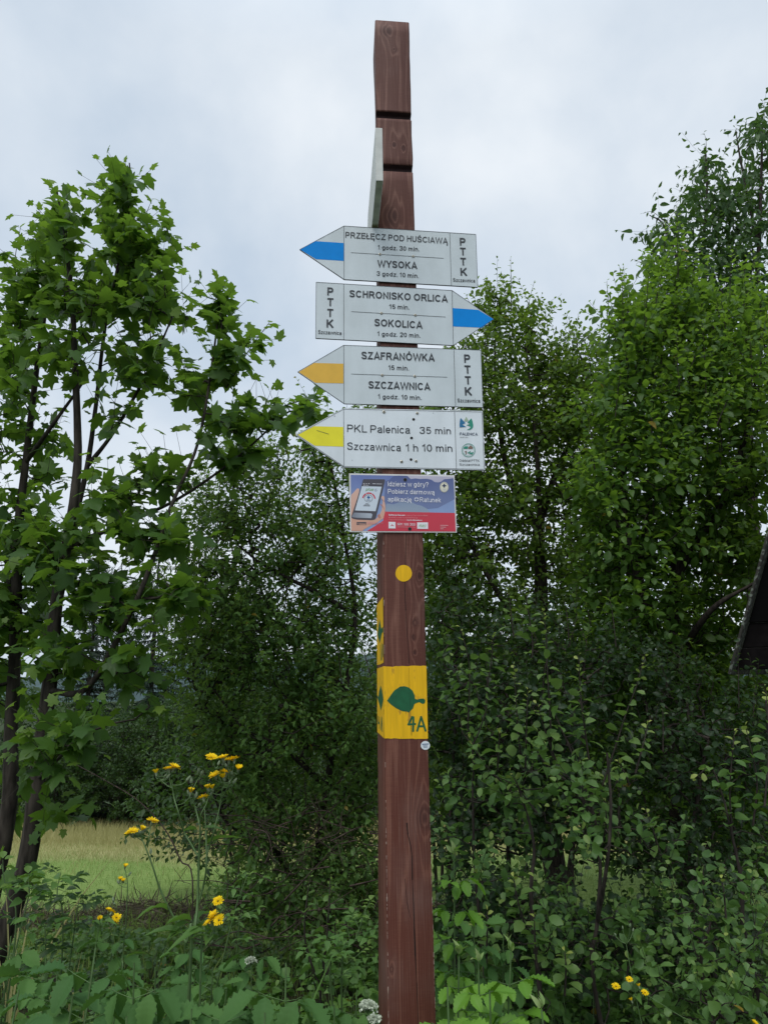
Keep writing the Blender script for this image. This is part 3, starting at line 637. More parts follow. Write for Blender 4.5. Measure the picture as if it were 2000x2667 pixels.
shrub('apple_tree', 'leafy apple tree with broad light green leaves filling the right side', 'tree',
      [([(1760, 0, -Y3), (1750, 2050, Y3), (1745, 1750, Y3), (1760, 1500, Y3), (1765, 1300, Y3), (1765, 1050, Y3), (1750, 850, Y3)], .08, .012),
       ([(1750, 1750, Y3), (1660, 1500, Y3 - .3), (1620, 1250, Y3 - .4), (1630, 1000, Y3 - .3), (1630, 850, Y3 - .3)], .035, .008),
       ([(1760, 1500, Y3), (1880, 1300, Y3 - .2), (1950, 1100, Y3 - .2), (1970, 950, Y3 - .2)], .035, .008),
       ([(1765, 1300, Y3), (1820, 1130, Y3 + .3), (1870, 900, Y3 + .3), (1880, 760, Y3 + .3)], .025, .007),
       ([(1760, 1720, Y3), (1850, 1590, Y3 - .5), (1960, 1520, Y3 - .6)], .03, .008)],
      [(1745, 780, 70, 110, Y3, .4, 60), (1700, 880, 90, 100, Y3, .5, 70), (1640, 900, 60, 120, Y3 - .3, .4, 55), (1830, 840, 90, 100, Y3 + .2, .5, 80), (1950, 880, 90, 110, Y3, .5, 80), (1760, 1010, 170, 110, Y3, .7, 150), (1620, 1080, 90, 120, Y3 - .3, .5, 80), (1920, 1060, 130, 120, Y3 - .1, .6, 130), (1720, 1210, 180, 120, Y3 - .1, .8, 170), (1920, 1250, 130, 110, Y3, .6, 120), (1570, 1280, 70, 120, Y3 - .3, .5, 60),
       (1720, 1400, 200, 110, Y3, .8, 170), (1900, 1440, 110, 90, Y3 + .1, .5, 80), (1640, 1560, 150, 120, Y3, .7, 120), (1830, 1620, 130, 110, Y3 + .3, .6, 100), (1700, 1750, 180, 110, Y3 + .2, .8, 120), (1900, 1830, 140, 120, Y3 + .4, .7, 100), (1700, 1950, 170, 110, Y3 + .3, .7, 80), (1920, 2030, 120, 120, Y3 + .3, .6, 90), (1780, 2150, 150, 120, Y3, .6, 80), (1960, 2230, 100, 110, Y3, .6, 70), (1600, 1850, 110, 150, Y3 + .4, .6, 70), (1620, 2120, 90, 120, Y3 + .3, .5, 40)],
      [([(1640, 860, Y3 - .3), (1632, 780, Y3 - .3), (1628, 728, Y3 - .3)], 14, .10), ([(1745, 800, Y3), (1765, 700, Y3), (1780, 640, Y3)], 16, .10), ([(1730, 800, Y3), (1715, 730, Y3), (1690, 690, Y3)], 14, .09), ([(1770, 1030, Y3 - .7), (1762, 930, Y3 - .7), (1762, 872, Y3 - .7)], 13, .09), ([(1700, 1100, Y3 - .6), (1800, 950, Y3 - .7), (1806, 920, Y3 - .7)], 12, .09), ([(1935, 800, Y3), (1955, 720, Y3), (1965, 660, Y3)], 14, .10), ([(1860, 1120, Y3 - .7), (1890, 1050, Y3 - .7), (1900, 1030, Y3 - .7)], 9, .09)],
      53, M['apple'], T_OVAL + T_OBOV, 14, .084, .34, tipage=.6, auto=120, autolen=(80, 170))
Y4 = 7.6
shrub('cherry_tree', 'cherry tree with drooping narrow leaves rising behind the apple tree', 'tree',
      [([(1980, 0, -Y4), (1975, 1800, Y4), (1960, 1400, Y4), (1945, 1100, Y4), (1950, 900, Y4), (1975, 650, Y4), (1985, 300, Y4)], .10, .01),
       ([(1945, 1100, Y4), (1860, 900, Y4), (1830, 700, Y4), (1840, 500, Y4), (1835, 380, Y4)], .04, .006),
       ([(1860, 900, Y4), (1780, 720, Y4 - .2), (1730, 590, Y4 - .2), (1690, 560, Y4 - .2)], .025, .005),
       ([(1975, 650, Y4), (1930, 430, Y4), (1915, 340, Y4)], .02, .005)],
      [(1838, 430, 25, 75, Y4, .2, 10), (1840, 540, 60, 75, Y4, .4, 28), (1750, 590, 55, 40, Y4 - .2, .3, 15), (1790, 660, 70, 60, Y4 - .1, .4, 25), (1900, 560, 90, 120, Y4, .5, 54), (1980, 420, 60, 130, Y4, .5, 43), (1990, 620, 90, 150, Y4, .6, 64), (1880, 720, 110, 80, Y4, .6, 50), (1830, 800, 80, 60, Y4, .5, 28), (1960, 800, 110, 100, Y4, .6, 43)],
      [([(1838, 420, Y4), (1838, 370, Y4), (1832, 345, Y4)], 9, .10), ([(1955, 390, Y4), (1930, 345, Y4), (1912, 332, Y4)], 9, .10), ([(1745, 590, Y4 - .2), (1700, 553, Y4 - .2), (1672, 556, Y4 - .2)], 9, .10), ([(1990, 380, Y4), (1990, 300, Y4), (1985, 262, Y4)], 12, .11), ([(1720, 720, Y4 - .4), (1680, 690, Y4 - .4), (1650, 675, Y4 - .4)], 7, .10)],
      54, M['cherry'], T_LANCE, 10, .135, .42, droop=.85, upshoot=.1, tipage=.3, rand=.8, up=.5)
# dark dense shrubs closing the view deeper behind them
deep = [(680, 9.0, 1.4, 2.4, 'behind the left half of the thorn bush'), (1130, 9.3, 1.6, 3.5, 'behind the right edge of the post'), (1420, 9.6, 1.8, 4.2, 'behind the plum shrub'), (1700, 9.2, 1.7, 4.0, 'behind the apple tree'), (1960, 8.8, 1.7, 4.2, 'behind the plank gable')]
for i, (px, Y, rx, h, where) in enumerate(deep):
    r = bush_meshes('hazel_bush', 61 + i, rx, h, 300, M['dense'], .10, 15, T_LOW, .4, 6)
    put(r, gat(px, Y)); tag(r, 'dense dark hazel bush ' + where, 'bush', 'dark bushes behind the shrubs')

Yd = 4.1
shrub('privet_shrub', 'dark small leaved shrub low behind the round leaved one', 'bush',
      [([(1330, 0, -Yd), (1330, 2350, Yd), (1320, 2100, Yd), (1300, 1900, Yd)], .018, .006), ([(1480, 0, -Yd), (1490, 2350, Yd), (1500, 2100, Yd), (1520, 1850, Yd)], .018, .006), ([(1800, 0, -Yd), (1800, 2300, Yd), (1820, 2050, Yd), (1850, 1900, Yd)], .018, .006), ([(1170, 0, -Yd), (1170, 2300, Yd), (1180, 2000, Yd), (1190, 1800, Yd)], .015, .006)],
      [(1180, 1830, 90, 170, Yd, .4, 70), (1320, 1900, 130, 150, Yd, .5, 90), (1480, 1900, 120, 150, Yd, .5, 75), (1200, 2130, 100, 150, Yd, .5, 75), (1370, 2150, 140, 100, Yd, .5, 60), (1650, 1950, 120, 130, Yd + .3, .4, 50), (1820, 1980, 130, 140, Yd, .5, 75), (1960, 1950, 80, 160, Yd, .4, 50), (1880, 2230, 150, 120, Yd, .5, 75), (1250, 2380, 140, 100, Yd - .3, .5, 60), (1450, 2450, 150, 110, Yd - .4, .4, 60), (1650, 2450, 150, 110, Yd - .4, .4, 60), (1850, 2430, 140, 110, Yd - .4, .4, 60), (1180, 1620, 60, 100, Yd + .2, .3, 25), (1300, 1720, 110, 110, Yd + .3, .4, 50), (1450, 1700, 110, 110, Yd + .3, .4, 50), (1600, 1750, 110, 110, Yd + .3, .4, 45), (1760, 1780, 120, 100, Yd + .3, .4, 50), (1560, 2130, 110, 120, Yd, .4, 50), (1330, 2020, 130, 120, Yd, .4, 50), (1700, 2200, 120, 90, Yd, .4, 40)],
      [], 66, M['dense2'], T_OBOV, 15, .052, .26, tipage=.2, auto=24)
# ---- the round leaved saplings in front on the right
Y5 = 2.9
shrub('round_leaved_shrub', 'upright shrub with round grey green leaves just right of the post', 'bush',
      [([(1545, 0, -Y5), (1545, 2560, Y5), (1555, 2400, Y5), (1562, 2250, Y5), (1545, 2120, Y5), (1500, 1990, Y5), (1440, 1850, Y5)], .009, .003),
       ([(1555, 2400, Y5), (1580, 2250, Y5 - .1), (1590, 2100, Y5 - .1), (1580, 1960, Y5 - .1)], .008, .004),
       ([(1545, 2120, Y5), (1480, 2040, Y5 + .1), (1420, 1990, Y5 + .1), (1390, 1940, Y5 + .1)], .007, .003),
       ([(1380, 0, -Y5), (1385, 2380, Y5), (1390, 2200, Y5), (1350, 2050, Y5)], .010, .004),
       ([(1250, 0, -Y5 - .3), (1240, 2300, Y5 + .3), (1230, 2050, Y5 + .3)], .010, .004)],
      [(1440, 1950, 110, 110, Y5, .22, 8), (1330, 2080, 120, 110, Y5 + .1, .3, 9), (1560, 2080, 90, 120, Y5, .25, 8), (1480, 2200, 120, 90, Y5, .3, 8), (1660, 2180, 90, 60, Y5 - .05, .2, 4), (1250, 1900, 80, 120, Y5 + .3, .25, 7), (1220, 2120, 80, 110, Y5 + .3, .25, 6), (1560, 2390, 110, 90, Y5, .3, 6), (1400, 2420, 120, 110, Y5, .3, 8), (1500, 2560, 140, 80, Y5, .3, 8), (1660, 2450, 100, 110, Y5, .3, 6), (1720, 2260, 70, 60, Y5, .2, 3), (1170, 1760, 50, 110, Y5 + .5, .2, 3), (1450, 2080, 130, 110, Y5 + .2, .3, 9), (1330, 2250, 120, 100, Y5 + .2, .3, 8), (1180, 2280, 70, 120, Y5 + .4, .25, 5), (1600, 2500, 120, 90, Y5 + .1, .3, 8), (1450, 2350, 120, 90, Y5 + .2, .3, 7), (1300, 2400, 110, 110, Y5 + .3, .3, 7)],
      [([(X0 * .6028 + 1000, Y0 * .6028 + 1460, Y5 + dy) for X0, Y0 in reversed(pp)], nl, .060) for pp, nl, dy in (
       (((330, 290), (365, 430), (370, 520), (365, 640), (360, 760)), 20, .25), (((470, 320), (465, 420), (450, 520), (440, 640)), 16, .25), (((560, 450), (570, 600), (580, 760), (600, 900)), 22, 0), (((690, 220), (700, 340), (705, 480), (715, 640), (725, 850)), 26, 0),
       (((620, 560), (615, 720), (610, 900)), 17, -.05), (((840, 410), (845, 520), (855, 640), (890, 900)), 22, 0), (((1125, 415), (1090, 540), (1045, 660), (1000, 800), (940, 980)), 26, 0), (((1140, 700), (1120, 790), (1085, 920)), 14, -.08), (((370, 770), (420, 860), (500, 950), (560, 1010)), 15, .05),
       (((500, 740), (495, 810), (490, 900)), 10, .05), (((560, 1370), (575, 1460), (605, 1570)), 13, -.15), (((445, 1515), (445, 1600), (440, 1760)), 12, -.3), (((650, 1530), (650, 1620), (660, 1760)), 13, -.25), (((780, 1690), (785, 1760), (780, 1880)), 12, -.3), (((1010, 870), (1040, 920), (1060, 970)), 8, -.05),
       (((540, 130), (548, 230), (560, 330)), 10, .5), (((605, 95), (620, 200), (640, 330), (640, 420)), 15, .45), (((660, 620), (690, 720), (740, 860)), 12, 0), (((545, 910), (600, 1010), (660, 1090)), 13, 0), (((950, 1030), (960, 1130), (940, 1230)), 11, 0), (((1130, 1080), (1160, 1160), (1190, 1260)), 12, 0))],
      71, M['sapling'], T_OBOV + T_ROUND[:1], 11, .050, .18, shade0=.12, rtip=.0011, tipage=.6, upshoot=.6)
shrub('round_leaved_shrub', 'low shrub with round grey green leaves at the lower right edge of the picture', 'bush',
      [([(1960, 0, -2.7), (1950, 2500, 2.7), (1930, 2300, 2.7), (1900, 2150, 2.7)], .011, .004), ([(1830, 0, -2.7), (1830, 2560, 2.7), (1850, 2400, 2.7)], .008, .004)],
      [(1910, 2400, 110, 130, 2.7, .3, 17), (1820, 2500, 130, 130, 2.7, .3, 18), (1960, 2570, 90, 100, 2.7, .3, 13), (1980, 2250, 50, 90, 2.7, .2, 9), (1750, 2600, 120, 80, 2.6, .3, 13), (1880, 2620, 130, 70, 2.5, .3, 12)],
      [([(1900, 2150, 2.7), (1880, 2070, 2.7), (1850, 2000, 2.7), (1810, 2025, 2.7)], 14, .06), ([(1905, 2170, 2.7), (1900, 2050, 2.7), (1912, 1905, 2.7)], 18, .06), ([(1960, 2150, 2.7), (1970, 2030, 2.7), (1940, 1890, 2.7)], 16, .06), ([(1990, 2100, 2.6), (2000, 1960, 2.6), (1995, 1800, 2.6)], 18, .06), ([(1890, 2400, 2.6), (1885, 2330, 2.6), (1878, 2290, 2.6)], 10, .05)],
      72, M['sapling'], T_OBOV + T_ROUND[:1], 11, .043, .18, rtip=.0011, tipage=.6, upshoot=.6)

# ---- wooden shelter: the corner of its plank gable comes in at the right edge
def shelter():
    Yg = 4.3; b = gat(2050, Yg); root = plant('wooden_shelter', 'dark weathered plank gable with a lichen crusted roof edge at the right edge', 'shelter', b)
    M['plank'] = plain('dark_weathered_plank', (.007, .006, .006), .95, spec=.05, var=.35, scale=18)
    M['upper_plank'] = plain('darker_gable_plank', (.004, .004, .004), .95, spec=.05)  # near black tone for the gable planks above the lowest two
    def lich():
        m, n, l, p = new_mat('lichen_crusted_edge'); t = n.new('ShaderNodeTexCoord'); z = n.new('ShaderNodeTexNoise'); z.inputs['Scale'].default_value = 45; z.inputs['Detail'].default_value = 5
        l.new(t.outputs['Object'], z.inputs['Vector']); r = n.new('ShaderNodeValToRGB'); r.color_ramp.elements[0].position = .53; r.color_ramp.elements[1].position = .60
        r.color_ramp.elements[0].color = (.03, .028, .022, 1); r.color_ramp.elements[1].color = (.14, .16, .13, 1); l.new(z.outputs['Fac'], r.inputs['Fac']); l.new(r.outputs['Color'], p.inputs['Base Color']); p.inputs['Roughness'].default_value = .95; return m
    M['lichen'] = lich()
    bot = at(1907, 1745, Yg); top = at_on = on_plane(2000, 1410, bot, np.array([-math.sin(.62), -math.cos(.62), 0])); top = bot + np.array([np.hypot(top[0] - bot[0], top[1] - bot[1]), 0, top[2] - bot[2]]); e = nrm(top - bot); ex = np.array([1., 0, 0])
    # six horizontal planks of the gable, each ending on the sloping roof edge
    apex = bot + e * 2.2; zc = bot[2]; ht = apex[2] - bot[2]; half = apex[0] - bot[0]
    cuts = [0, .126, .27, .62, .95, 1.3, 1.7, ht - .05]
    def prism(name, poly, y0, y1, mat, parent):
        V = [(x, y0, z) for x, z in poly] + [(x, y1, z) for x, z in poly]; n = len(poly)
        F = [list(range(n)), list(range(2 * n - 1, n - 1, -1))] + [[i, n + i, n + (i + 1) % n, (i + 1) % n] for i in range(n)]
        ca, sa = math.cos(-.62), math.sin(-.62)          # the ridge runs away to the right
        V = [(bot[0] + (x - bot[0]) * ca - (y - Yg) * sa, Yg + (x - bot[0]) * sa + (y - Yg) * ca, z) for x, y, z in V]
        me = bpy.data.meshes.new(name); me.from_pydata(V, [], F); me.materials.append(mat)
        bm = bmesh.new(); bm.from_mesh(me); bmesh.ops.recalc_face_normals(bm, faces=bm.faces); bmesh.ops.bevel(bm, geom=bm.edges[:], offset=.004, segments=1, affect='EDGES'); bm.to_mesh(me); bm.free()
        return link(name, me, parent)
    xe = lambda z: bot[0] + half * (z / ht)
    xr = lambda z: 2 * apex[0] - xe(z)
    for i in range(len(cuts) - 1):
        a, c = cuts[i] + .001, cuts[i + 1] - .001; off = .012 * (i % 2)
        prism('plank', [(xe(a) + .012, zc + a), (xr(a) - .012, zc + a), (xr(c) - .012, zc + c), (xe(c) + .012, zc + c)], Yg + .02 + off, Yg + .045 + off, M['plank'] if i < 2 else M['upper_plank'], root)
    nx = np.array([-e[2], e[0]])
    for sgn, nm in ((1, 'roof_slope'), (-1, 'roof_slope')):
        def m_(p): return (p[0], p[1]) if sgn == 1 else (2 * apex[0] - p[0], p[1])
        q0 = np.array([bot[0], zc]) - np.array([e[0], e[2]]) * .03; q1 = np.array([apex[0], apex[2]])
        poly = [m_(q0), m_(q1), m_(q1 + nx * .016), m_(q0 + nx * .016)]
        prism(nm, poly, Yg - .03, Yg + 1.5, M['lichen'], root)
    for x in (xe(0) + .25, xr(0) - .25):
        for y in (Yg + .12, Yg + 1.35):
            prism('leg', [(x - .05, gz(x, y) - .1), (x + .05, gz(x, y) - .1), (x + .05, zc + .3), (x - .05, zc + .3)], y, y + .1, M['plank'], root)
shelter()
# ------------------------------------------------------------------ undergrowth, raspberries, wild flowers
def undergrowth():
    global RNG
    RNG = np.random.default_rng(81); vg = Veg(); sp, sd, sr = [], [], []
    n = 5200; y = 1.15 + 5.3 * RNG.random(n) ** .8; x = (RNG.random(n) * 2.3 - 1.15) * (y * .60 + .3)
    keep = ~((np.abs(x - P0_x) < .09) & (np.abs(y - 2.06) < .12)); x, y = x[keep], y[keep]; n = len(x)
    hmax = .30 + .16 * np.sin(x * 3.1 + 1) * np.cos(y * 2.3) + .14 * np.sin(x * 7 + y * 5)
    hmax = np.clip(hmax, .10, .6) * np.where(y < 2.3, .75, np.where(y < 3.4, 1.05, .75)) * np.where((x < -.35) & (y > 3.0), .55, 1)
    h = hmax * RNG.uniform(.5, 1.1, n); b = np.stack([x, y, gz(x, y)], -1); d = nrm(np.stack([RNG.normal(size=n) * .3, RNG.normal(size=n) * .3, np.ones(n)], -1))
    tip = b + d * h[:, None]; vg.segs(b, tip, .002, .0012, 3)
    for k in range(6):
        f = RNG.uniform(.35, 1.02, n); a = RNG.random(n) * 6.283; o = np.stack([np.cos(a), np.sin(a), .1 + .3 * RNG.random(n)], -1)
        D, Nn = leaf_frames(o, .9, .4, .1); vg.leaves(T_OVAL + T_ROUND, b + (tip - b) * f[:, None], D, Nn, RNG.uniform(.028, .075, n))
    o = vg.foliage('undergrowth', M['herb'], None); tag(o, 'mixed low green weeds covering the ground round the post', kind='stuff')
    s = vg.wood('undergrowth_stalks', M['stem'], None); tag(s, 'thin green stalks of the weeds round the post', kind='stuff')
P0_x = at(1056, 1775, 2.0)[0]
undergrowth()

def compound(vg, p, out, size, five=False, droop=.25):
    """one raspberry leaf: stalk, a large end leaflet and one or two pairs of side leaflets"""
    out = nrm(out); q = p + out * size * .55 + np.array([0, 0, -.08 * size]); vg.segs([p], [q], .0011, .0008, 4)
    side = nrm(np.cross(out, [0, 0, 1.])); dn = np.array([0, 0, -droop])
    P, Dn, S = [q + out * size * .22], [out + dn], [size]
    vg.segs([q], [P[0]], .0011, .0009, 3)
    for s in (-1, 1):
        P.append(q); Dn.append(out * .35 + side * s + dn * 1.1); S.append(size * .80)
        if five: P.append(q - out * size * .42); Dn.append(out * .15 + side * s + dn * 1.3); S.append(size * .70)
    D = nrm(np.array(Dn) + RNG.normal(size=(len(P), 3)) * .12); no = nrm(np.array([0, 0, 1.]) + RNG.normal(size=(len(P), 3)) * .25 + out * -.1)
    vg.leaves(T_PLEAT, P, D, no, np.array(S))
def raspberry(px, py, Y, n, size, mat, label, group, lean=(0, 0), five=.3, tipyoung=True):
    top = at(px, py, Y); b = np.array([top[0] + lean[0], Y + lean[1], float(gz(top[0], Y))]); vg = Veg()
    root = plant('raspberry_plant', label, 'plant', b, group)
    mid = (top + b) / 2 + np.array([-lean[0] * .3 + RNG.normal() * .02, RNG.normal() * .03, .04])
    P = vg.tube([b, mid, top], .0042, .002, 5); H = top[2] - b[2]
    for i in range(n):
        f = .34 + .64 * (i / max(1, n - 1)) ** .9; k = min(len(P) - 1, int(f * (len(P) - 1))); a = -1.57 + (i * 2.4 % 4.6 - 2.3) + RNG.normal() * .3
        o = np.array([math.cos(a), math.sin(a), .55 if f > .8 else .25]); sz = size * RNG.uniform(.8, 1.15) * (1 if f < .85 else .8)
        compound(vg, P[k], o, sz, RNG.random() < five, .15 + .9 * RNG.random())
    if tipyoung:
        m = 5; a = np.arange(m) * 1.3; D, Nn = leaf_frames(np.stack([np.cos(a) * .4, np.sin(a) * .4, np.ones(m)], -1), .3, .5, 0)
        vg.leaves(T_LANCE, np.repeat(top[None], m, 0), D, Nn, size * RNG.uniform(.3, .6, m), np.linspace(.4, 1, m))
    vg.wood('stem', M['stem'], root); vg.foliage('foliage', mat, root, False); return root
RNG = np.random.default_rng(83)
GL = 'raspberry plants in the left foreground'
for px, py, Y, n, sz, lab in [
    (30, 2420, 2.5, 7, .085, 'raspberry plant at the left picture edge behind the others'), (120, 2470, 2.2, 7, .090, 'raspberry plant below the leaning maple trunk'), (250, 2450, 1.95, 7, .098, 'raspberry plant with pleated drooping leaves left of the hawksbeard'),
    (350, 2490, 1.8, 6, .10, 'raspberry plant with a broad pale green leaf just left of the hawksbeard stem'), (50, 2560, 1.75, 7, .095, 'dark raspberry plant in the lower left corner'), (190, 2575, 1.6, 6, .095, 'raspberry plant at the bottom edge beside the corner one'), (440, 2560, 1.85, 6, .09, 'raspberry plant behind the foot of the hawksbeard'),
    (500, 2610, 1.6, 6, .09, 'raspberry plant at the bottom edge right of the hawksbeard foot'), (590, 2560, 1.8, 6, .09, 'raspberry plant with dull leaves between hawksbeard and the big leaved one'), (330, 2630, 1.5, 5, .095, 'raspberry plant at the bottom edge below the broad pale leaf'),
    (745, 2490, 1.8, 5, .100, 'large leaved raspberry plant spreading its leaves midway between hawksbeard and post'), (690, 2620, 1.6, 6, .085, 'raspberry plant at the bottom edge below the large leaved one'), (870, 2600, 1.7, 6, .08, 'raspberry plant at the bottom edge just left of the post'),
    (150, 2520, 2.05, 7, .09, 'raspberry plant wedged between the two beneath the leaning maple trunk'), (405, 2500, 2.15, 7, .085, 'raspberry plant directly behind the tall hawksbeard stem'), (555, 2500, 2.3, 7, .08, 'raspberry plant below the lowest bunch of yellow flowers'), (815, 2570, 2.05, 7, .075, 'raspberry plant in front of the young sapling shoots'), (930, 2560, 2.1, 6, .07, 'small raspberry plant behind the white umbels at the post'),
    (300, 2400, 2.9, 7, .075, 'raspberry plant farther back below the small yellow flowers'), (480, 2430, 2.8, 7, .075, 'raspberry plant farther back behind the hawksbeard'), (660, 2440, 2.7, 7, .075, 'raspberry plant farther back in front of the bare twigs')]:
    raspberry(px, py + 18, Y, n + 6, sz * 1.15, M['rasp'], lab, GL, (RNG.normal() * .05, RNG.normal() * .04), .35, False)
GR = 'raspberry plants right of the post'
for px, py, Y, n, sz, mt, lab, yg in [
    (1195, 2500, 1.95, 8, .078, 'bright', 'bright green raspberry plant close to the right side of the post', True), (1245, 2515, 1.85, 7, .078, 'bright', 'bright green raspberry plant with pale unfolding tips, second from the post', True), (1330, 2490, 1.95, 8, .080, 'bright', 'bright green raspberry plant with pointed leaves, farthest from the post', True),
    (1165, 2580, 1.65, 6, .080, 'bright', 'bright green raspberry plant at the bottom edge touching the post', False), (1275, 2590, 1.65, 7, .080, 'bright', 'bright green raspberry plant at the bottom edge in the middle of the clump', False), (1410, 2640, 1.65, 5, .07, 'bright', 'small bright raspberry plant at the bottom edge right of the clump', True),
    (1182, 2235, 2.3, 6, .075, 'bright', 'tall raspberry cane rising beside the post with a pale tip', True), (1230, 2360, 2.45, 7, .088, 'rasp', 'dark raspberry plant with large pleated leaves behind the bright clump', False), (1165, 2420, 2.6, 7, .085, 'rasp', 'dark raspberry plant half hidden behind the post', False), (1310, 2440, 2.6, 7, .08, 'rasp', 'dark raspberry plant behind the right end of the bright clump', False)]:
    raspberry(px, py - 10, Y, n + 7, sz * .92, M[mt], lab, GR, (RNG.normal() * .03, RNG.normal() * .03), .2, yg)

# ---- wild rose shoots with feathered leaves
def rose(name, label, stems, mat, n, size, leaflets=3, seed=0):
    global RNG
    RNG = np.random.default_rng(seed); vg = Veg(); b = gat(stems[0][0][0], stems[0][0][2]); root = plant(name, label, 'plant', b)
    for pts in stems:
        W = [b + np.array([RNG.normal() * .05, RNG.normal() * .05, 0])] + [at(*p) for p in pts[1:]]; P = vg.tube(W, .0035, .0013, 5)
        for i in range(n):
            f = .35 + .63 * i / (n - 1); k = int(f * (len(P) - 1)); a = i * 2.4 + RNG.random(); o = nrm(np.array([math.cos(a), math.sin(a) * .8, .45])); L_ = size * 2.6 * (1 - .45 * max(0, f - .7) / .3)
            s = np.linspace(.35, 1, leaflets); Q = P[k] + o * L_ * s[:, None] + np.array([0, 0, -.18 * L_]) * (s[:, None] ** 2); vg.segs([P[k]], [Q[-1]], .0011, .0007, 3)
            sd = nrm(np.cross(o, [0, 0, 1.])); sg = np.concatenate([np.ones(leaflets), -np.ones(leaflets)]); pos = np.concatenate([Q, Q])
            D = nrm(o * .35 + sd * sg[:, None] + RNG.normal(size=(2 * leaflets, 3)) * .12); no = nrm(np.array([0, 0, 1.]) + RNG.normal(size=(2 * leaflets, 3)) * .25)
            ag = np.full(2 * leaflets, max(0, f - .75) * 3)
            vg.leaves(T_OVAL, pos, D, no, size * RNG.uniform(.85, 1.1, 2 * leaflets) * (1 - .4 * max(0, f - .8) / .2), ag); vg.leaves(T_OVAL, Q[-1:], [o], [[0, 0, 1.]], size * 1.05, [ag[0]])
    vg.wood('stem', M['stem'], root); vg.foliage('foliage', mat, root)
rose('wild_rose', 'light green wild rose shoot with feathered leaves just left of the post', [[(900, 2667, 2.3), (890, 2540, 2.3), (925, 2450, 2.3), (955, 2360, 2.3)], [(900, 2667, 2.3), (860, 2560, 2.25), (905, 2510, 2.25), (930, 2490, 2.2)]], M['rose'], 9, .034, 3, 91)
rose('wild_rose', 'slender wild rose shoot climbing into the bare twigs right of the hawksbeard', [[(600, 2667, 2.9), (600, 2420, 2.9), (630, 2320, 2.9), (650, 2270, 2.9)], [(600, 2667, 2.9), (620, 2450, 2.8), (600, 2390, 2.8)]], M['rose'], 8, .036, 2, 92)
rose('wild_rose', 'pale wild rose shoot in front of the maple trunks at the left edge', [[(50, 2667, 2.6), (40, 2450, 2.6), (20, 2330, 2.6), (5, 2250, 2.6)], [(50, 2667, 2.6), (60, 2400, 2.6), (75, 2310, 2.6)]], M['rose'], 8, .05, 2, 93)
rose('locust_seedling', 'dark blue green seedling with paired oval leaflets before the meadow', [[(190, 2667, 2.9), (165, 2430, 2.9), (150, 2330, 2.9), (160, 2270, 2.9)], [(190, 2667, 2.9), (195, 2420, 2.9), (205, 2360, 2.9)], [(190, 2667, 2.9), (120, 2480, 2.9), (105, 2390, 2.9)]], M['dense'], 7, .048, 4, 94)
shrub('sapling', 'young sapling shoots with round light leaves in front of the bare twigs', 'sapling', [([(850, 0, -2.4), (835, 2580, 2.4)], .005, .004)],
      [(840, 2540, 50, 40, 2.4, .12, 8)],
      [([(835, 2580, 2.4), (795, 2450, 2.4), (800, 2340, 2.4), (808, 2285, 2.4)], 17, .040), ([(835, 2580, 2.4), (850, 2450, 2.4), (858, 2340, 2.4), (860, 2290, 2.4)], 17, .038), ([(835, 2580, 2.4), (870, 2480, 2.4), (873, 2390, 2.4)], 10, .034)], 95, M['rose'], T_ROUND, 7, .036, .12, rtip=.0009, tipage=.7)

# ---- yellow hawksbeard
def head_mesh(seed, openness):
    global RNG
    RNG = np.random.default_rng(seed); vg = Veg()
    T = [tpl_oval(.26, (.45, .85), (1.0, .9), fold=.05, droop=.12, pet=0)]
    for r, n, tilt, ln in ((0, 20, .30, 1.0), (1, 15, .75, .78), (2, 9, 1.5, .5)):
        a = np.arange(n) * 6.283 / n + RNG.random(n) * .2; tl = tilt + (1 - openness) * 2.6
        d = np.stack([np.cos(a), np.sin(a), np.full(n, tl)], -1) + RNG.normal(size=(n, 3)) * .1; p = np.stack([np.cos(a), np.sin(a), 0 * a], -1) * .0025
        vg.leaves(T, p, d, np.tile([[0, 0, 1.]], (n, 1)) - d * .2, .0165 * ln * RNG.uniform(.85, 1.1, n))
    me1 = fast_mesh('flower_head', np.concatenate(vg.v), [np.concatenate(x) for x in (vg.t, vg.q) if x], M['petal'], {'age': np.concatenate(vg.age)})
    v2 = Veg(); v2.tube([(0, 0, -.012), (0, 0, -.010), (0, 0, -.005), (0, 0, .001)], .0022, .0052, 8); me2 = fast_mesh('cup', np.concatenate(v2.ev), [np.concatenate(v2.eq)], M['bud'], smooth=True)
    return me1, me2
HEADS = [head_mesh(1, 1.0), head_mesh(2, .9), head_mesh(3, .45)]
def bud_mesh():
    v = Veg(); v.tube([(0, 0, -.007), (0, 0, -.003), (0, 0, .002), (0, 0, .006), (0, 0, .008)], .0035, .0035, 8)
    V = np.concatenate(v.ev); z = V[:, 2]; k = np.interp(z, [-.007, -.004, .001, .005, .0085], [.3, 1.0, 1.05, .7, .35]); V[:, 0] *= k; V[:, 1] *= k
    V = np.vstack([V, [[0, 0, .009]]]); return fast_mesh('bud', V, [np.concatenate(v.eq)], M['bud'], smooth=True)
BUD = bud_mesh()
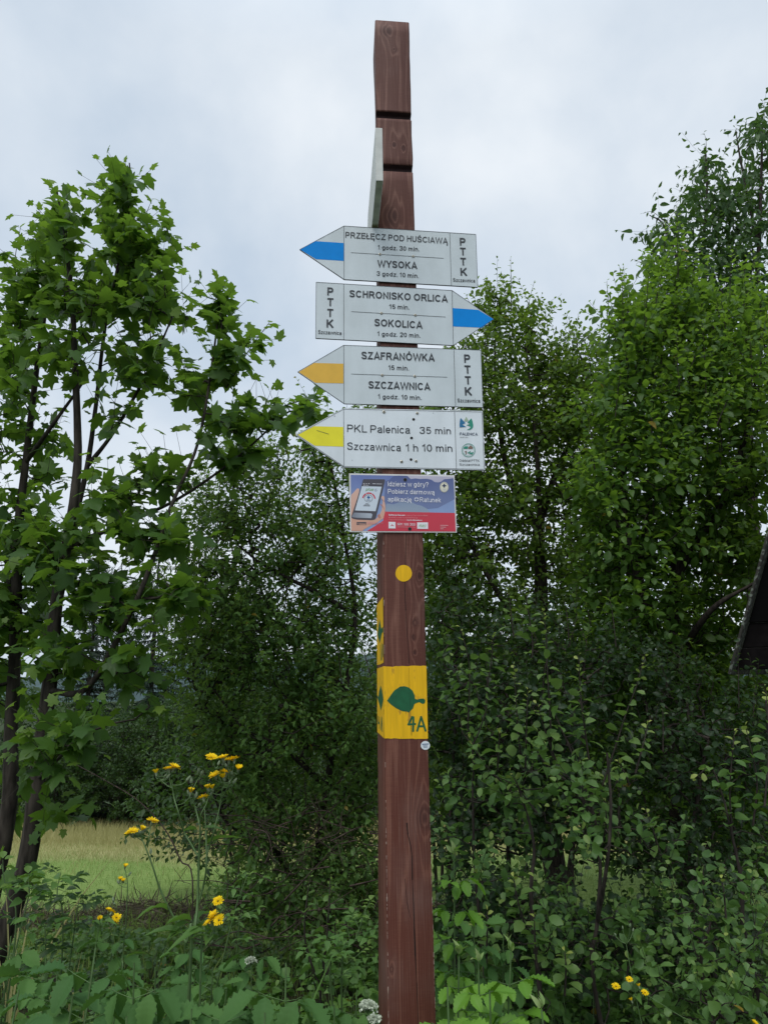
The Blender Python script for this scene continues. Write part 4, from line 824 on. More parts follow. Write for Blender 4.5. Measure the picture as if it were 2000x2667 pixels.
def flower_plant(label, stems, heads, buds, Y, base_px, conv, leaves=6, r0=.0042, hs=1.0):
    """stems, heads and buds in picture coordinates at one depth; each head hangs on its own stalk"""
    b = gat(base_px, Y); root = plant('hawksbeard_plant', label, 'flower', b, 'yellow hawksbeards'); vg = Veg(); ends = []
    for i, (pts, ra, rb) in enumerate(stems):
        W = [at(*conv(*p), Y + RNG.normal() * .012) for p in pts]
        if i == 0: W = [b] + W
        P = vg.tube(W, ra, rb, 5); ends += list(P[int(len(P) * .55):])
    ends = np.array(ends)
    def stalk(p, L_):
        dv = p - ends; c = np.linalg.norm(dv, axis=1) + 3 * np.clip(-dv[:, 2] + .01, 0, 1); k = int(np.argmin(np.abs(c - L_) + np.linalg.norm(dv, axis=1) * .3)); s = ends[k]
        m = (s + p) / 2 + np.array([0, 0, -.12 * np.linalg.norm(p - s)]); vg.tube([s, m, p], .0013, .0011, 4); return nrm(p - m)
    for x, y, kind in heads:
        p = at(*conv(x, y), Y + RNG.normal() * .015) + np.array([0, 0, -.004]); d = stalk(p - np.array([0, 0, .01]), .05)
        me1, me2 = HEADS[kind]; o = bpy.data.objects.new('flower_head', me1); COL.objects.link(o); o.parent = root
        o.location = Vector(p - b); q = Vector(d * .5 + np.array([0, -.10, .9]) + RNG.normal(size=3) * .18).to_track_quat('Z', 'Y'); o.rotation_euler = q.to_euler(); sc_k = hs * RNG.uniform(.9, 1.15) * (.8 if kind == 2 else 1); o.scale = (sc_k,) * 3
        c = bpy.data.objects.new('cup', me2); COL.objects.link(c); c.parent = o
    for x, y in buds:
        p = at(*conv(x, y), Y + RNG.normal() * .015); d = stalk(p - np.array([0, 0, .005]), .035)
        o = bpy.data.objects.new('bud', BUD); COL.objects.link(o); o.parent = root; o.location = Vector(p - b); o.rotation_euler = Vector(d + np.array([0, 0, .6])).to_track_quat('Z', 'Y').to_euler(); s_ = RNG.uniform(.85, 1.2) * hs; o.scale = (s_,) * 3
    if leaves:
        P = smooth([b] + [at(*conv(*p), Y) for p in stems[0][0]], 8); k = RNG.integers(int(len(P) * .1), int(len(P) * .7), leaves); a = RNG.random(leaves) * 6.28
        D, Nn = leaf_frames(np.stack([np.cos(a), np.sin(a), np.full(leaves, .5)], -1), .8, .3, 0); vg.leaves(T_LANCE, P[k], D, Nn, RNG.uniform(.05, .12, leaves), wid=.6)
        vg.foliage('leaves', M['herb'], root)
    vg.wood('stem', M['stem'], root)
cF = lambda X, Y: (350 + X * .27132, 1900 + Y * .27125)
RNG = np.random.default_rng(101)
flower_plant('tall branching yellow hawksbeard before the meadow, tallest of all', [
    ([(540, 2212), (575, 1950), (605, 1700), (622, 1210), (632, 950), (625, 900), (590, 760), (568, 660)], .0048, .0016), ([(610, 1215), (540, 1090), (480, 980), (420, 780), (380, 640), (362, 480)], .0028, .0014),
    ([(620, 1650), (668, 1480), (692, 1300), (690, 1000), (675, 760)], .0034, .0016), ([(692, 1240), (720, 1120), (770, 960), (830, 690), (845, 500)], .0026, .0015), ([(632, 940), (640, 820), (690, 720), (715, 640)], .0018, .0012), ([(845, 660), (880, 590), (930, 490), (975, 420)], .0016, .0011), ([(360, 560), (320, 540), (250, 480), (225, 450)], .0014, .0011), ([(845, 520), (800, 420), (755, 320)], .0014, .0011), ([(568, 560), (600, 500), (640, 430)], .0013, .001)],
    [(335, 362, 0), (385, 350, 1), (742, 252, 0), (850, 262, 1), (910, 280, 0), (960, 272, 1), (885, 400, 0), (775, 428, 1), (665, 640, 0), (710, 550, 2), (752, 552, 2), (545, 588, 2), (212, 405, 2), (1000, 368, 2), (860, 450, 2)],
    [(300, 445), (328, 450), (372, 395), (622, 392), (655, 415), (520, 472), (550, 492), (812, 322), (860, 322), (882, 345), (935, 418), (965, 495), (920, 500), (738, 620), (520, 605), (628, 720), (722, 930), (595, 630)], 2.05, 540, cF, 8)
flower_plant('yellow hawksbeard leaning left with three flower heads high over the meadow', [([(545, 2150), (500, 2050), (420, 1880), (300, 1650), (230, 1480), (180, 1320), (105, 1120), (70, 1040)], .0038, .0015), ([(108, 1125), (140, 1040), (160, 930)], .0016, .0012), ([(80, 1070), (20, 1030), (-15, 1000)], .0014, .0011)],
    [(178, 862, 0), (0, 965, 0), (75, 950, 2), (-30, 975, 1)], [(55, 985), (100, 975), (160, 1170)], 2.0, 505, cF, 3)
flower_plant('short yellow hawksbeard with a bunch of heads low beside the bare twigs', [([(640, 2212), (700, 2060), (760, 1910), (765, 1830)], .0032, .0015), ([(755, 1930), (790, 1760), (805, 1670)], .0018, .0012), ([(760, 1930), (830, 1860), (880, 1815)], .0014, .001)],
    [(805, 1632, 0), (765, 1762, 1), (718, 1835, 0), (755, 1800, 1), (815, 1815, 0)], [(882, 1812), (865, 1830), (750, 2040)], 2.0, 575, cF, 4, hs=.85)
cG = lambda X, Y: (X * .30139, 2250 + Y * .30130)
flower_plant('thin hawksbeard with small half closed heads left of the tall one', [([(1030, 1100), (1060, 800), (1085, 560), (1105, 200), (1090, 80), (1080, 30)], .0026, .001), ([(1105, 170), (1070, 160), (1045, 140)], .0012, .0009), ([(1080, 570), (1030, 440), (985, 330)], .0014, .001)], [(1085, 15, 2), (1042, 125, 2), (1068, 140, 2)], [(1025, 158), (1125, 85), (980, 305), (988, 340)], 2.7, 310, cG, 3, hs=.9)
flower_plant('low hawksbeard with small yellow heads behind the raspberries on the left', [([(830, 700), (900, 560), (950, 440)], .002, .001), ([(900, 560), (960, 520), (1000, 490)], .0012, .0009), ([(880, 590), (868, 520), (865, 480)], .0012, .0009)], [(942, 388, 1), (970, 405, 0), (1010, 455, 1), (1000, 490, 1), (866, 465, 2)], [(930, 470)], 2.7, 255, cG, 3, hs=.85)
cH = lambda X, Y: (1000 + X * .60277, 2000 + Y * .60253)
flower_plant('hawksbeard with small yellow heads among the round leaved shrub right of the post', [([(1110, 1100), (1090, 1000), (1060, 850), (1045, 760)], .0022, .001), ([(1090, 1000), (1040, 960), (1000, 945)], .0012, .0009), ([(1080, 960), (1060, 930), (1055, 920)], .001, .0009), ([(1100, 1030), (1118, 990), (1122, 975)], .001, .0009)], [(1000, 938, 0), (1058, 908, 0), (1100, 938, 2), (1125, 965, 0), (1068, 1000, 2), (1600, 1098, 1)], [(1030, 690), (1062, 680), (1075, 700), (998, 720)], 2.35, 1670, cH, 3, hs=.66)
# ---- white umbels
def umbel(label, px, py, Y, r, n, mat='white_fl'):
    top = at(px, py, Y); b = gat(px, Y); b[0] += .03; root = plant('umbel_flower', label, 'flower', b, 'white umbel flowers'); vg = Veg()
    P = vg.tube([b, (b + top) / 2 + np.array([.01, 0, 0]), top - np.array([0, 0, r * .9])], .003, .0016, 5); vf = Veg()
    q = RNG.normal(size=(n, 2)) * .45; q = q[np.hypot(q[:, 0], q[:, 1]) < 1.05]
    for x, y in q:
        c = top + np.array([x * r, y * r, -.25 * r * (x * x + y * y)]); vg.segs([P[-1]], [c], .0008, .0006, 3); m = 16
        d = nrm(RNG.normal(size=(m, 3)) + np.array([0, 0, .8])); vf.leaves(T_LOW, c + d * .003, d, RNG.normal(size=(m, 3)), RNG.uniform(.004, .0075, m), wid=1.6)
    vg.wood('stem', M['stem'], root); vf.foliage('flower_head', M[mat], root)
RNG = np.random.default_rng(111)
umbel('white umbel flower at the foot of the post on its left side', 958, 2618, 1.75, .018, 48); umbel('second white umbel flower just below the first beside the post', 975, 2655, 1.72, .012, 26)
umbel('small white umbel flower between the hawksbeard and the large raspberry leaf', 655, 2500, 2.2, .015, 16)
# ---- an arching bramble cane and a few grass tufts
def cane():
    vg = Veg(); b = gat(520, 3.0); root = plant('bramble_cane', 'bare brown bramble cane arching across the meadow', 'cane', b)
    P = vg.tube([b] + pxs((503, 2330, 3.0), (470, 2240, 3.0), (430, 2160, 3.0), (360, 2085, 3.0), (270, 2030, 3.0), (200, 1992, 3.0)), .0036, .0014, 5)
    k = RNG.integers(6, len(P) - 1, 16); vg.segs(P[k], P[k] + nrm(RNG.normal(size=(16, 3)) + np.array([0, 0, .4])) * RNG.uniform(.01, .035, (16, 1)), .0013, .0005, 3); vg.wood('stem', M['deadtwig'], root)
cane()
def tuft(px, Y, n, h, label, mat='herb', lean=.25):
    b = gat(px, Y); root = plant('grass_tuft', label, 'grass', b, 'grass tufts among the weeds'); vg = Veg(); p = b + RNG.normal(size=(n, 3)) * np.array([.03, .03, 0]); d = nrm(np.stack([RNG.normal(size=n) * lean, RNG.normal(size=n) * lean, np.ones(n)], -1))
    vg.leaves([tpl_oval(.035, (.2, .5, .8), (.9, 1, .6), fold=.3, droop=dd, pet=0) for dd in (.1, .35)], p, d, nrm(RNG.normal(size=(n, 3)) * np.array([1, 1, .1])), h * RNG.uniform(.6, 1.1, n), wid=.4 if mat == 'dry' else .8); vg.foliage('blades', M[mat], root)
tuft(590, 1.9, 14, .95, 'green grass tuft between the tall hawksbeard and the large raspberry leaf', lean=.10); tuft(680, 1.8, 10, .85, 'green grass tuft at the bottom edge below the white umbel', lean=.08); tuft(85, 3.6, 5, .95, 'dry pale grass tuft at the foot of the leaning maple', 'dry', .10); tuft(260, 3.2, 6, .55, 'dry pale grass tuft beside the dark seedling', 'dry', .22); tuft(420, 2.0, 8, .80, 'slim grass tuft left of the tall hawksbeard', lean=.1)
# ------------------------------------------------------------------ the signpost: a squared beam, measured edge by edge on its own front plane
PHI = math.radians(5.5)
PN = np.array([math.sin(PHI), -math.cos(PHI), 0]); PU = np.array([math.cos(PHI), math.sin(PHI), 0]); PZ = np.array([0, 0, 1.])
P0 = at(1056, 1775, 2.0)
DEP = .118
def fp(px, py, off=0.0): return on_plane(px, py, P0 + PN * off, PN)
def edge(tab, off=0.0):
    ys = np.array([t[0] for t in tab]); xs = np.array([t[1] for t in tab])
    q = [fp(x, y, off) for y, x in zip(ys, xs)]
    z = np.array([p[2] for p in q]); u = np.array([np.dot(p - P0, PU) for p in q])
    o = np.argsort(z); return z[o], u[o]
ZL, UL = edge([(55, 977), (250, 979), (600, 985), (1000, 991.5), (1400, 998), (1700, 1000.3), (1961, 1002.4), (2300, 1006.5), (2667, 1011)])
ZR, UR = edge([(55, 1066), (250, 1070.5), (600, 1081), (1000, 1091), (1400, 1102), (1700, 1109.5), (1961, 1116), (2300, 1125.5), (2667, 1136)])
ZB, UB = edge([(55, 975), (160, 971.5), (300, 977), (600, 980), (1000, 980.5), (1400, 981), (1961, 983.4), (2300, 984.5), (2667, 986)], -DEP)
uL = lambda z: np.interp(z, ZL, UL)
uR = lambda z: np.interp(z, ZR, UR)
uB = lambda z: np.interp(z, ZB, UB)
def pw(u, z, off=0.0): return np.array([P0[0], P0[1], 0]) + PU * u + PN * off + PZ * z
def left_pt(s, z, off=.0008):
    """a point of the left face: s = 0 at its far edge, 1 at the front edge"""
    a = pw(uB(z), z, -DEP + .004); b = pw(uL(z), z, -.004); d = nrm(np.cross(b - a, PZ))
    if np.dot(d, PU) > 0: d = -d
    return a + (b - a) * s + d * off
ZTOP = fp(1020, 55)[2]; ZBOT = -.25

def wood_mat():
    m, n, l, p = new_mat('red_brown_stained_wood')
    def math_(op, a, b=None, c=None):
        q = n.new('ShaderNodeMath'); q.operation = op
        for i, v in enumerate((a, b, c)):
            if v is None: continue
            if isinstance(v, (int, float)): q.inputs[i].default_value = v
            else: l.new(v, q.inputs[i])
        return q.outputs[0]
    t = n.new('ShaderNodeTexCoord'); s = n.new('ShaderNodeSeparateXYZ'); l.new(t.outputs['Object'], s.inputs[0])
    X, Y, Z = s.outputs
    u = math_('ADD', math_('MULTIPLY', math_('SUBTRACT', X, float(P0[0])), float(PU[0])), math_('MULTIPLY', math_('SUBTRACT', Y, float(P0[1])), float(PU[1])))
    v = math_('ADD', math_('MULTIPLY', math_('SUBTRACT', X, float(P0[0])), float(PN[0])), math_('MULTIPLY', math_('SUBTRACT', Y, float(P0[1])), float(PN[1])))
    c = math_('MULTIPLY_ADD', v, .83, u)
    cv = n.new('ShaderNodeCombineXYZ'); l.new(math_('MULTIPLY', c, 16.0), cv.inputs[0]); l.new(math_('MULTIPLY', Z, 1.1), cv.inputs[2])
    nz_ = n.new('ShaderNodeTexNoise'); nz_.inputs['Scale'].default_value = 1; nz_.inputs['Detail'].default_value = 2.5; l.new(cv.outputs[0], nz_.inputs['Vector'])
    phase = math_('MULTIPLY_ADD', nz_.outputs['Fac'], 34.0, math_('MULTIPLY', c, 120.0))
    core = None
    for px, py, rp in [(1007, 80, 15), (1027, 129, 6), (1027, 377, 8), (1051, 386, 7), (1020, 563, 22), (1080, 1622, 8), (1094, 1500, 14), (1076, 1660, 7), (1079, 1700, 6), (1107, 2130, 24), (1019, 2525, 6), (1030, 1340, 8)]:
        q = fp(px, py); r_ = rp * np.dot(q - CAM, FWD) / FP; uk = float(np.dot(q - P0, PU))
        du = math_('DIVIDE', math_('SUBTRACT', u, uk), r_); dz = math_('DIVIDE', math_('SUBTRACT', Z, float(q[2])), r_ * 1.25)
        dd = math_('ADD', math_('MULTIPLY', du, du), math_('MULTIPLY', dz, dz))
        dzl = math_('DIVIDE', math_('SUBTRACT', Z, float(q[2])), r_ * 4.2)
        wide = math_('POWER', 2.718, math_('MULTIPLY', math_('ADD', math_('MULTIPLY', du, math_('MULTIPLY', du, .45)), math_('MULTIPLY', dzl, dzl)), -1.0))
        phase = math_('MULTIPLY_ADD', wide, 9.0 if rp > 10 else 5.0, phase)
        phase = math_('MULTIPLY_ADD', math_('POWER', 2.718, math_('MULTIPLY', dd, -.9)), 8.0 if rp > 10 else 5.0, phase)
        g = math_('POWER', 2.718, math_('MULTIPLY', math_('MULTIPLY', dd, dd), -1.3))
        core = g if core is None else math_('MAXIMUM', core, g)
    sn = math_('MULTIPLY_ADD', math_('SINE', phase), .5, .5)
    cf = n.new('ShaderNodeCombineXYZ'); l.new(math_('MULTIPLY', c, 330.0), cf.inputs[0]); l.new(math_('MULTIPLY', Z, 7.0), cf.inputs[2])
    fine = n.new('ShaderNodeTexNoise'); fine.inputs['Scale'].default_value = 1; fine.inputs['Detail'].default_value = 4; l.new(cf.outputs[0], fine.inputs['Vector'])
    cross = n.new('ShaderNodeTexNoise'); cross.inputs['Scale'].default_value = 1; cross.inputs['Detail'].default_value = 3
    cc = n.new('ShaderNodeCombineXYZ'); l.new(math_('MULTIPLY', c, 30.0), cc.inputs[0]); l.new(math_('MULTIPLY', Z, 260.0), cc.inputs[2]); l.new(cc.outputs[0], cross.inputs['Vector'])
    grain = math_('ADD', math_('MULTIPLY', math_('POWER', sn, 5.0), .38), math_('MULTIPLY', math_('SUBTRACT', fine.outputs['Fac'], .5), .9))
    grain = math_('ADD', grain, math_('MULTIPLY', math_('SUBTRACT', cross.outputs['Fac'], .5), .35))
    r = n.new('ShaderNodeValToRGB'); r.color_ramp.elements[0].position = .0; r.color_ramp.elements[1].position = .85
    r.color_ramp.elements[0].color = (.118, .040, .028, 1); r.color_ramp.elements[1].color = (.262, .116, .078, 1)
    l.new(grain, r.inputs['Fac'])
    # top paler and greyer: bleached stain plus painted-in overhead light; big uneven patches
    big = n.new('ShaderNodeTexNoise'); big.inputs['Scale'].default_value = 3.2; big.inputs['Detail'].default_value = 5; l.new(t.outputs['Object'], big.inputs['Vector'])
    fade_and_light = n.new('ShaderNodeMapRange'); fade_and_light.inputs['From Min'].default_value = 1.2; fade_and_light.inputs['From Max'].default_value = 2.6; l.new(Z, fade_and_light.inputs['Value'])
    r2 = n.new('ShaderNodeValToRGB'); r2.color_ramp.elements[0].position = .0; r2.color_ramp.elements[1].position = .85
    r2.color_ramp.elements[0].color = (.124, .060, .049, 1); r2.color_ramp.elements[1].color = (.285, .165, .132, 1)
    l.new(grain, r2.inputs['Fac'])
    mm = n.new('ShaderNodeMixRGB'); l.new(math_('MULTIPLY', fade_and_light.outputs['Result'], math_('MULTIPLY_ADD', big.outputs['Fac'], .9, .3)), mm.inputs['Fac'])
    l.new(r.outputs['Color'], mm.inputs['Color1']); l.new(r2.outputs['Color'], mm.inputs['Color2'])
    # worn patches and dark knots
    wr = n.new('ShaderNodeValToRGB'); wr.color_ramp.elements[0].position = .60; wr.color_ramp.elements[1].position = .74
    wr.color_ramp.elements[0].color = (0, 0, 0, 1); wr.color_ramp.elements[1].color = (.35, .35, .35, 1)
    l.new(math_('MULTIPLY_ADD', fine.outputs['Fac'], .25, math_('MULTIPLY', big.outputs['Fac'], .82)), wr.inputs['Fac'])
    mw = n.new('ShaderNodeMixRGB'); mw.inputs['Color2'].default_value = (.22, .15, .13, 1); l.new(wr.outputs['Color'], mw.inputs['Fac']); l.new(mm.outputs['Color'], mw.inputs['Color1'])
    mk = n.new('ShaderNodeMixRGB'); mk.inputs['Color2'].default_value = (.045, .020, .018, 1)
    l.new(math_('MULTIPLY', core, math_('MULTIPLY_ADD', sn, -.45, .68)), mk.inputs['Fac']); l.new(mw.outputs['Color'], mk.inputs['Color1'])
    l.new(mk.outputs['Color'], p.inputs['Base Color'])
    p.inputs['Roughness'].default_value = .66; p.inputs['Specular IOR Level'].default_value = .18
    b = n.new('ShaderNodeBump'); b.inputs['Strength'].default_value = .35; b.inputs['Distance'].default_value = .002
    l.new(math_('MULTIPLY_ADD', core, -.4, grain), b.inputs['Height']); l.new(b.outputs['Normal'], p.inputs['Normal'])
    return m
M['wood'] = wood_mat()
M['crack'] = plain('dark_crack', (.012, .006, .005), .9)
M['wear'] = plain('worn_bare_wood', (.36, .27, .22), .85, var=.3, scale=150)
M['notch'] = plain('dark_groove', (.030, .013, .013), .8, var=.3, scale=60)  # groove faces much darker than the rest of the beam
def paint_mat(name, col, under):
    """brushed on paint: streaks along the grain, rubbed through here and there"""
    m, n, l, p = new_mat(name); t = n.new('ShaderNodeTexCoord')
    mp_ = n.new('ShaderNodeMapping'); mp_.inputs['Scale'].default_value = (150, 150, 9); l.new(t.outputs['Object'], mp_.inputs[0])
    a = n.new('ShaderNodeTexNoise'); a.inputs['Scale'].default_value = 1; a.inputs['Detail'].default_value = 5; l.new(mp_.outputs[0], a.inputs['Vector'])
    b = n.new('ShaderNodeTexNoise'); b.inputs['Scale'].default_value = 26; b.inputs['Detail'].default_value = 6; l.new(t.outputs['Object'], b.inputs['Vector'])
    r = n.new('ShaderNodeValToRGB'); r.color_ramp.elements[0].position = .3; r.color_ramp.elements[1].position = .7
    r.color_ramp.elements[0].color = (*[c * .86 for c in col], 1); r.color_ramp.elements[1].color = (*[min(1, c * 1.1) for c in col], 1); l.new(a.outputs['Fac'], r.inputs['Fac'])
    ml = n.new('ShaderNodeMath'); ml.operation = 'MULTIPLY_ADD'; ml.inputs[1].default_value = .55; l.new(a.outputs['Fac'], ml.inputs[0])
    m2 = n.new('ShaderNodeMath'); m2.operation = 'MULTIPLY'; m2.inputs[1].default_value = .6; l.new(b.outputs['Fac'], m2.inputs[0]); l.new(m2.outputs[0], ml.inputs[2])
    w_ = n.new('ShaderNodeValToRGB'); w_.color_ramp.elements[0].position = .655; w_.color_ramp.elements[1].position = .72; w_.color_ramp.elements[0].color = (0, 0, 0, 1); w_.color_ramp.elements[1].color = (.75, .75, .75, 1); l.new(ml.outputs[0], w_.inputs['Fac'])
    mx_ = n.new('ShaderNodeMixRGB'); mx_.inputs['Color2'].default_value = (*under, 1); l.new(w_.outputs['Color'], mx_.inputs['Fac']); l.new(r.outputs['Color'], mx_.inputs['Color1']); l.new(mx_.outputs['Color'], p.inputs['Base Color'])
    p.inputs['Roughness'].default_value = .6; p.inputs['Specular IOR Level'].default_value = .3
    bp = n.new('ShaderNodeBump'); bp.inputs['Strength'].default_value = .3; bp.inputs['Distance'].default_value = .001; l.new(a.outputs['Fac'], bp.inputs['Height']); l.new(bp.outputs['Normal'], p.inputs['Normal'])
    return m
def board_mat(name, col):
    """coated sheet: faint rain streaks and smudges"""
    m, n, l, p = new_mat(name); t = n.new('ShaderNodeTexCoord')
    mp_ = n.new('ShaderNodeMapping'); mp_.inputs['Scale'].default_value = (22, 22, 6); l.new(t.outputs['Object'], mp_.inputs[0])
    a = n.new('ShaderNodeTexNoise'); a.inputs['Scale'].default_value = 1; a.inputs['Detail'].default_value = 6; l.new(mp_.outputs[0], a.inputs['Vector'])
    b = n.new('ShaderNodeTexNoise'); b.inputs['Scale'].default_value = 7; b.inputs['Detail'].default_value = 7; b.inputs['Roughness'].default_value = .65; l.new(t.outputs['Object'], b.inputs['Vector'])
    ml = n.new('ShaderNodeMath'); ml.operation = 'MULTIPLY'; l.new(a.outputs['Fac'], ml.inputs[0]); l.new(b.outputs['Fac'], ml.inputs[1])
    r = n.new('ShaderNodeValToRGB'); r.color_ramp.elements[0].position = .16; r.color_ramp.elements[1].position = .33
    r.color_ramp.elements[0].color = (*[c * 1.03 for c in col], 1); r.color_ramp.elements[1].color = (col[0] * .925, col[1] * .93, col[2] * .925, 1); l.new(ml.outputs[0], r.inputs['Fac']); l.new(r.outputs['Color'], p.inputs['Base Color'])
    q = n.new('ShaderNodeMapRange'); q.inputs['To Min'].default_value = .3; q.inputs['To Max'].default_value = .6; l.new(b.outputs['Fac'], q.inputs['Value']); l.new(q.outputs['Result'], p.inputs['Roughness'])
    p.inputs['Specular IOR Level'].default_value = .4; return m
M['yellow'] = paint_mat('weathered_yellow_paint', (.82, .47, .006), (.34, .17, .03))
M['paint_green'] = plain('green_paint', (.008, .105, .04), .6, var=.18, scale=60)
M['white_board'] = board_mat('grey_white_board', (.62, .69, .715))
M['new_board'] = board_mat('clean_white_board', (.74, .80, .835))
M['edge_dark'] = plain('dark_board_edge', (.10, .105, .10), .6)
M['ink'] = plain('dark_grey_lettering', (.032, .038, .045), .5)
M['ink_faded'] = plain('faded_grey_lettering', (.055, .062, .070), .5)
M["blue"] = plain("blue_stripe_paint", (.0, .25, .72), .6, spec=.15, var=.05)
M['orange'] = plain('orange_yellow_stripe_paint', (.76, .45, .05), .5, var=.05)
M['lemon'] = plain('lemon_yellow_stripe_paint', (.84, .76, .02), .45, var=.05)
M['metal'] = plain('zinc_screw', (.42, .40, .33), .35, .8)
M['black'] = plain('black_hole', (.008, .008, .008), .8)
M['cream_board'] = plain('weathered_cream_board', (.60, .62, .58), .55, var=.12, scale=25)
M['olive'] = plain('olive_board_underside', (.46, .49, .37), .8, var=.2, scale=30)  # olive tone for the downward and inner faces of the side board

def build_beam():
    notch = []
    for ya, yb in ((288, 305.5), (425, 443)):
        notch.append((fp(985, yb)[2], fp(985, ya)[2]))
    zs = list(np.linspace(ZBOT, ZTOP, 90))
    zs = [z for z in zs if not any(a - .004 < z < b + .004 for a, b in notch)]
    rows = [(z, 0) for z in zs]
    for a, b in notch: rows += [(a - .0035, -.0), (a, -.003), (a + .0005, -.017), (b - .0005, -.017), (b, -.003), (b + .0035, 0)]
    rows.sort(key=lambda r: r[0])
    rings, ch = [], .0035
    rg = np.random.default_rng(3)
    for z, ins in rows:
        j = rg.normal(size=4) * .00035
        a, b, d = uL(z) + j[0], uR(z) + j[1], uB(z) + j[2]
        c = b + (d - a) * .6
        f, k = ins + (0 if ins else 0), -DEP
        rings.append([pw(a + ch, z, f), pw(b - ch, z, f), pw(b - .0005, z, f - ch), pw(c, z, k + ch), pw(c - ch, z, k), pw(d + ch, z, k), pw(d, z, k + ch), pw(a + .0003, z, f - ch)])
    V = np.array(rings).reshape(-1, 3).tolist(); nr = len(rings)
    tilt = [(-.004, 0), (.0, 0), (0, 0), (-.006, 0), (-.006, 0), (-.012, 0), (-.012, 0), (-.004, 0)]
    Q, mi = [], []
    for i in range(nr - 1):
        for j in range(8):
            a = i * 8; jj = (j + 1) % 8
            Q.append((a + j, a + jj, a + 8 + jj, a + 8 + j))
            deep = rows[i][1] < -.01 and rows[i + 1][1] < -.01
            step = (rows[i][1] != rows[i + 1][1]) and min(rows[i][1], rows[i + 1][1]) < -.01
            mi.append(3 if (deep or step) and j in (0, 1, 7) else 0)
    # end grain at the top, lightly weathered
    Q2 = [(nr - 1) * 8 + np.array([0, 1, 2, 7]), (nr - 1) * 8 + np.array([7, 2, 3, 6]), (nr - 1) * 8 + np.array([6, 3, 4, 5])]
    Q += [tuple(q) for q in Q2]; mi += [0, 0, 0]
    def strip(pts, w0, off, mat, rnd=.0):
        P = [fp(x, y, off) for x, y in pts]
        for i in range(len(P) - 1):
            a, b = P[i], P[i + 1]; wa, wb = (w0 * (1 + rnd * RNG.normal()) for _ in (0, 1))
            k = len(V); V.extend([list(a - PU * wa), list(a + PU * wa), list(b + PU * wb), list(b - PU * wb)]); Q.append((k, k + 3, k + 2, k + 1)); mi.append(mat)
    c4 = lambda X, Y: (940 + X * .27127, 1400 + Y * .27125)
    c6 = lambda X, Y: (940 + X * .347, 1900 + Y * .34667)
    strip([c4(438, -140), c4(432, 0), c4(428, 200), c4(421, 480), c4(430, 700), c4(441, 900), c4(453, 1050), c4(462, 1210)], .0006, .0004, 1, .3)
    strip([c4(462, 1250), c4(466, 1500), c4(476, 1680), c4(486, 1900)], .0004, .0013, 1, .3)
    strip([c6(344, 700), c6(352, 790), c6(372, 870), c6(384, 950), c6(386, 1130), c6(394, 1300), c6(400, 1500), c6(408, 1700), c6(418, 1900), c6(430, 2212)], .0010, .0004, 1, .35)
    strip([c6(330, 1120), c6(345, 1300), c6(372, 1420)], .0005, .0004, 1, .3)
    # bare wood flaking along the front left edge and the lower right edge
    for y in np.arange(1400, 2667, 9):
        if RNG.random() < (.55 if y > 2150 else .25):
            x = np.interp(y, [1400, 1961, 2667], [999, 1003.4, 1012.2]); strip([(x - .4, y), (x - .2, y + RNG.uniform(5, 16))], RNG.uniform(.0003, .0009), .0005, 2, .4)
        if y > 2050 and RNG.random() < .5:
            x = np.interp(y, [1961, 2300, 2667], [1114.6, 1124, 1134.4]); strip([(x, y), (x + .3, y + RNG.uniform(5, 14))], RNG.uniform(.0002, .0006), .0005, 2, .4)
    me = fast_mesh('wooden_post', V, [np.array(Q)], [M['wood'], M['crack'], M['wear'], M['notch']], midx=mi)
    return link('wooden_post', me)
post = build_beam()
tag(post, 'tall square red brown stained wooden post carrying the trail boards', 'signpost')

def flat(name, parent, pts, off, mat, label=None, P=fp):
    """a thin printed or painted shape lying just proud of the front plane"""
    V = [P(x, y, off) for x, y in pts]
    if np.dot(np.cross(V[1] - V[0], V[2] - V[0]), PN) < 0 and len(V) < 5: V = V[::-1]
    me = bpy.data.meshes.new(name); me.from_pydata([tuple(v) for v in V], [], [list(range(len(V)))]); me.materials.append(mat)
    o = link(name, me, parent)
    if label: o['label'] = label
    return o
def multi(name, parent, polys, off, mat, label=None):
    """several shapes of one printed mark as one mesh"""
    V, F = [], []
    for pts in polys:
        F.append(list(range(len(V), len(V) + len(pts)))); V += [tuple(fp(x, y, off)) for x, y in pts]
    me = bpy.data.meshes.new(name); me.from_pydata(V, [], F); me.materials.append(mat)
    o = link(name, me, parent)
    if label: o['label'] = label
    return o
def seg(a, b, wd):
    a, b = np.array(a, float), np.array(b, float); d = b - a; q = np.array([-d[1], d[0]]) / np.hypot(*d) * wd / 2
    return [tuple(a - q), tuple(b - q), tuple(b + q), tuple(a + q)]
def disc(c, rx, ry=None, n=20, a0=0, a1=2 * math.pi):
    ry = ry or rx; return [(c[0] + rx * math.cos(a0 + (a1 - a0) * i / n), c[1] + ry * math.sin(a0 + (a1 - a0) * i / n)) for i in range(n if a1 - a0 > 6.28 else n + 1)]
def arc(c, r0, r1, a0, a1, n=16, sy=1.0):
    o = [(c[0] + r1 * math.cos(a0 + (a1 - a0) * i / n), c[1] + sy * r1 * math.sin(a0 + (a1 - a0) * i / n)) for i in range(n + 1)]
    return o + [(c[0] + r0 * math.cos(a1 + (a0 - a1) * i / n), c[1] + sy * r0 * math.sin(a1 + (a0 - a1) * i / n)) for i in range(n + 1)]
def ring(c, r0, r1, n=24, sy=1.0):
    return [arc(c, r0, r1, 2 * math.pi * i / n, 2 * math.pi * (i + 1) / n, 1, sy) for i in range(n)]

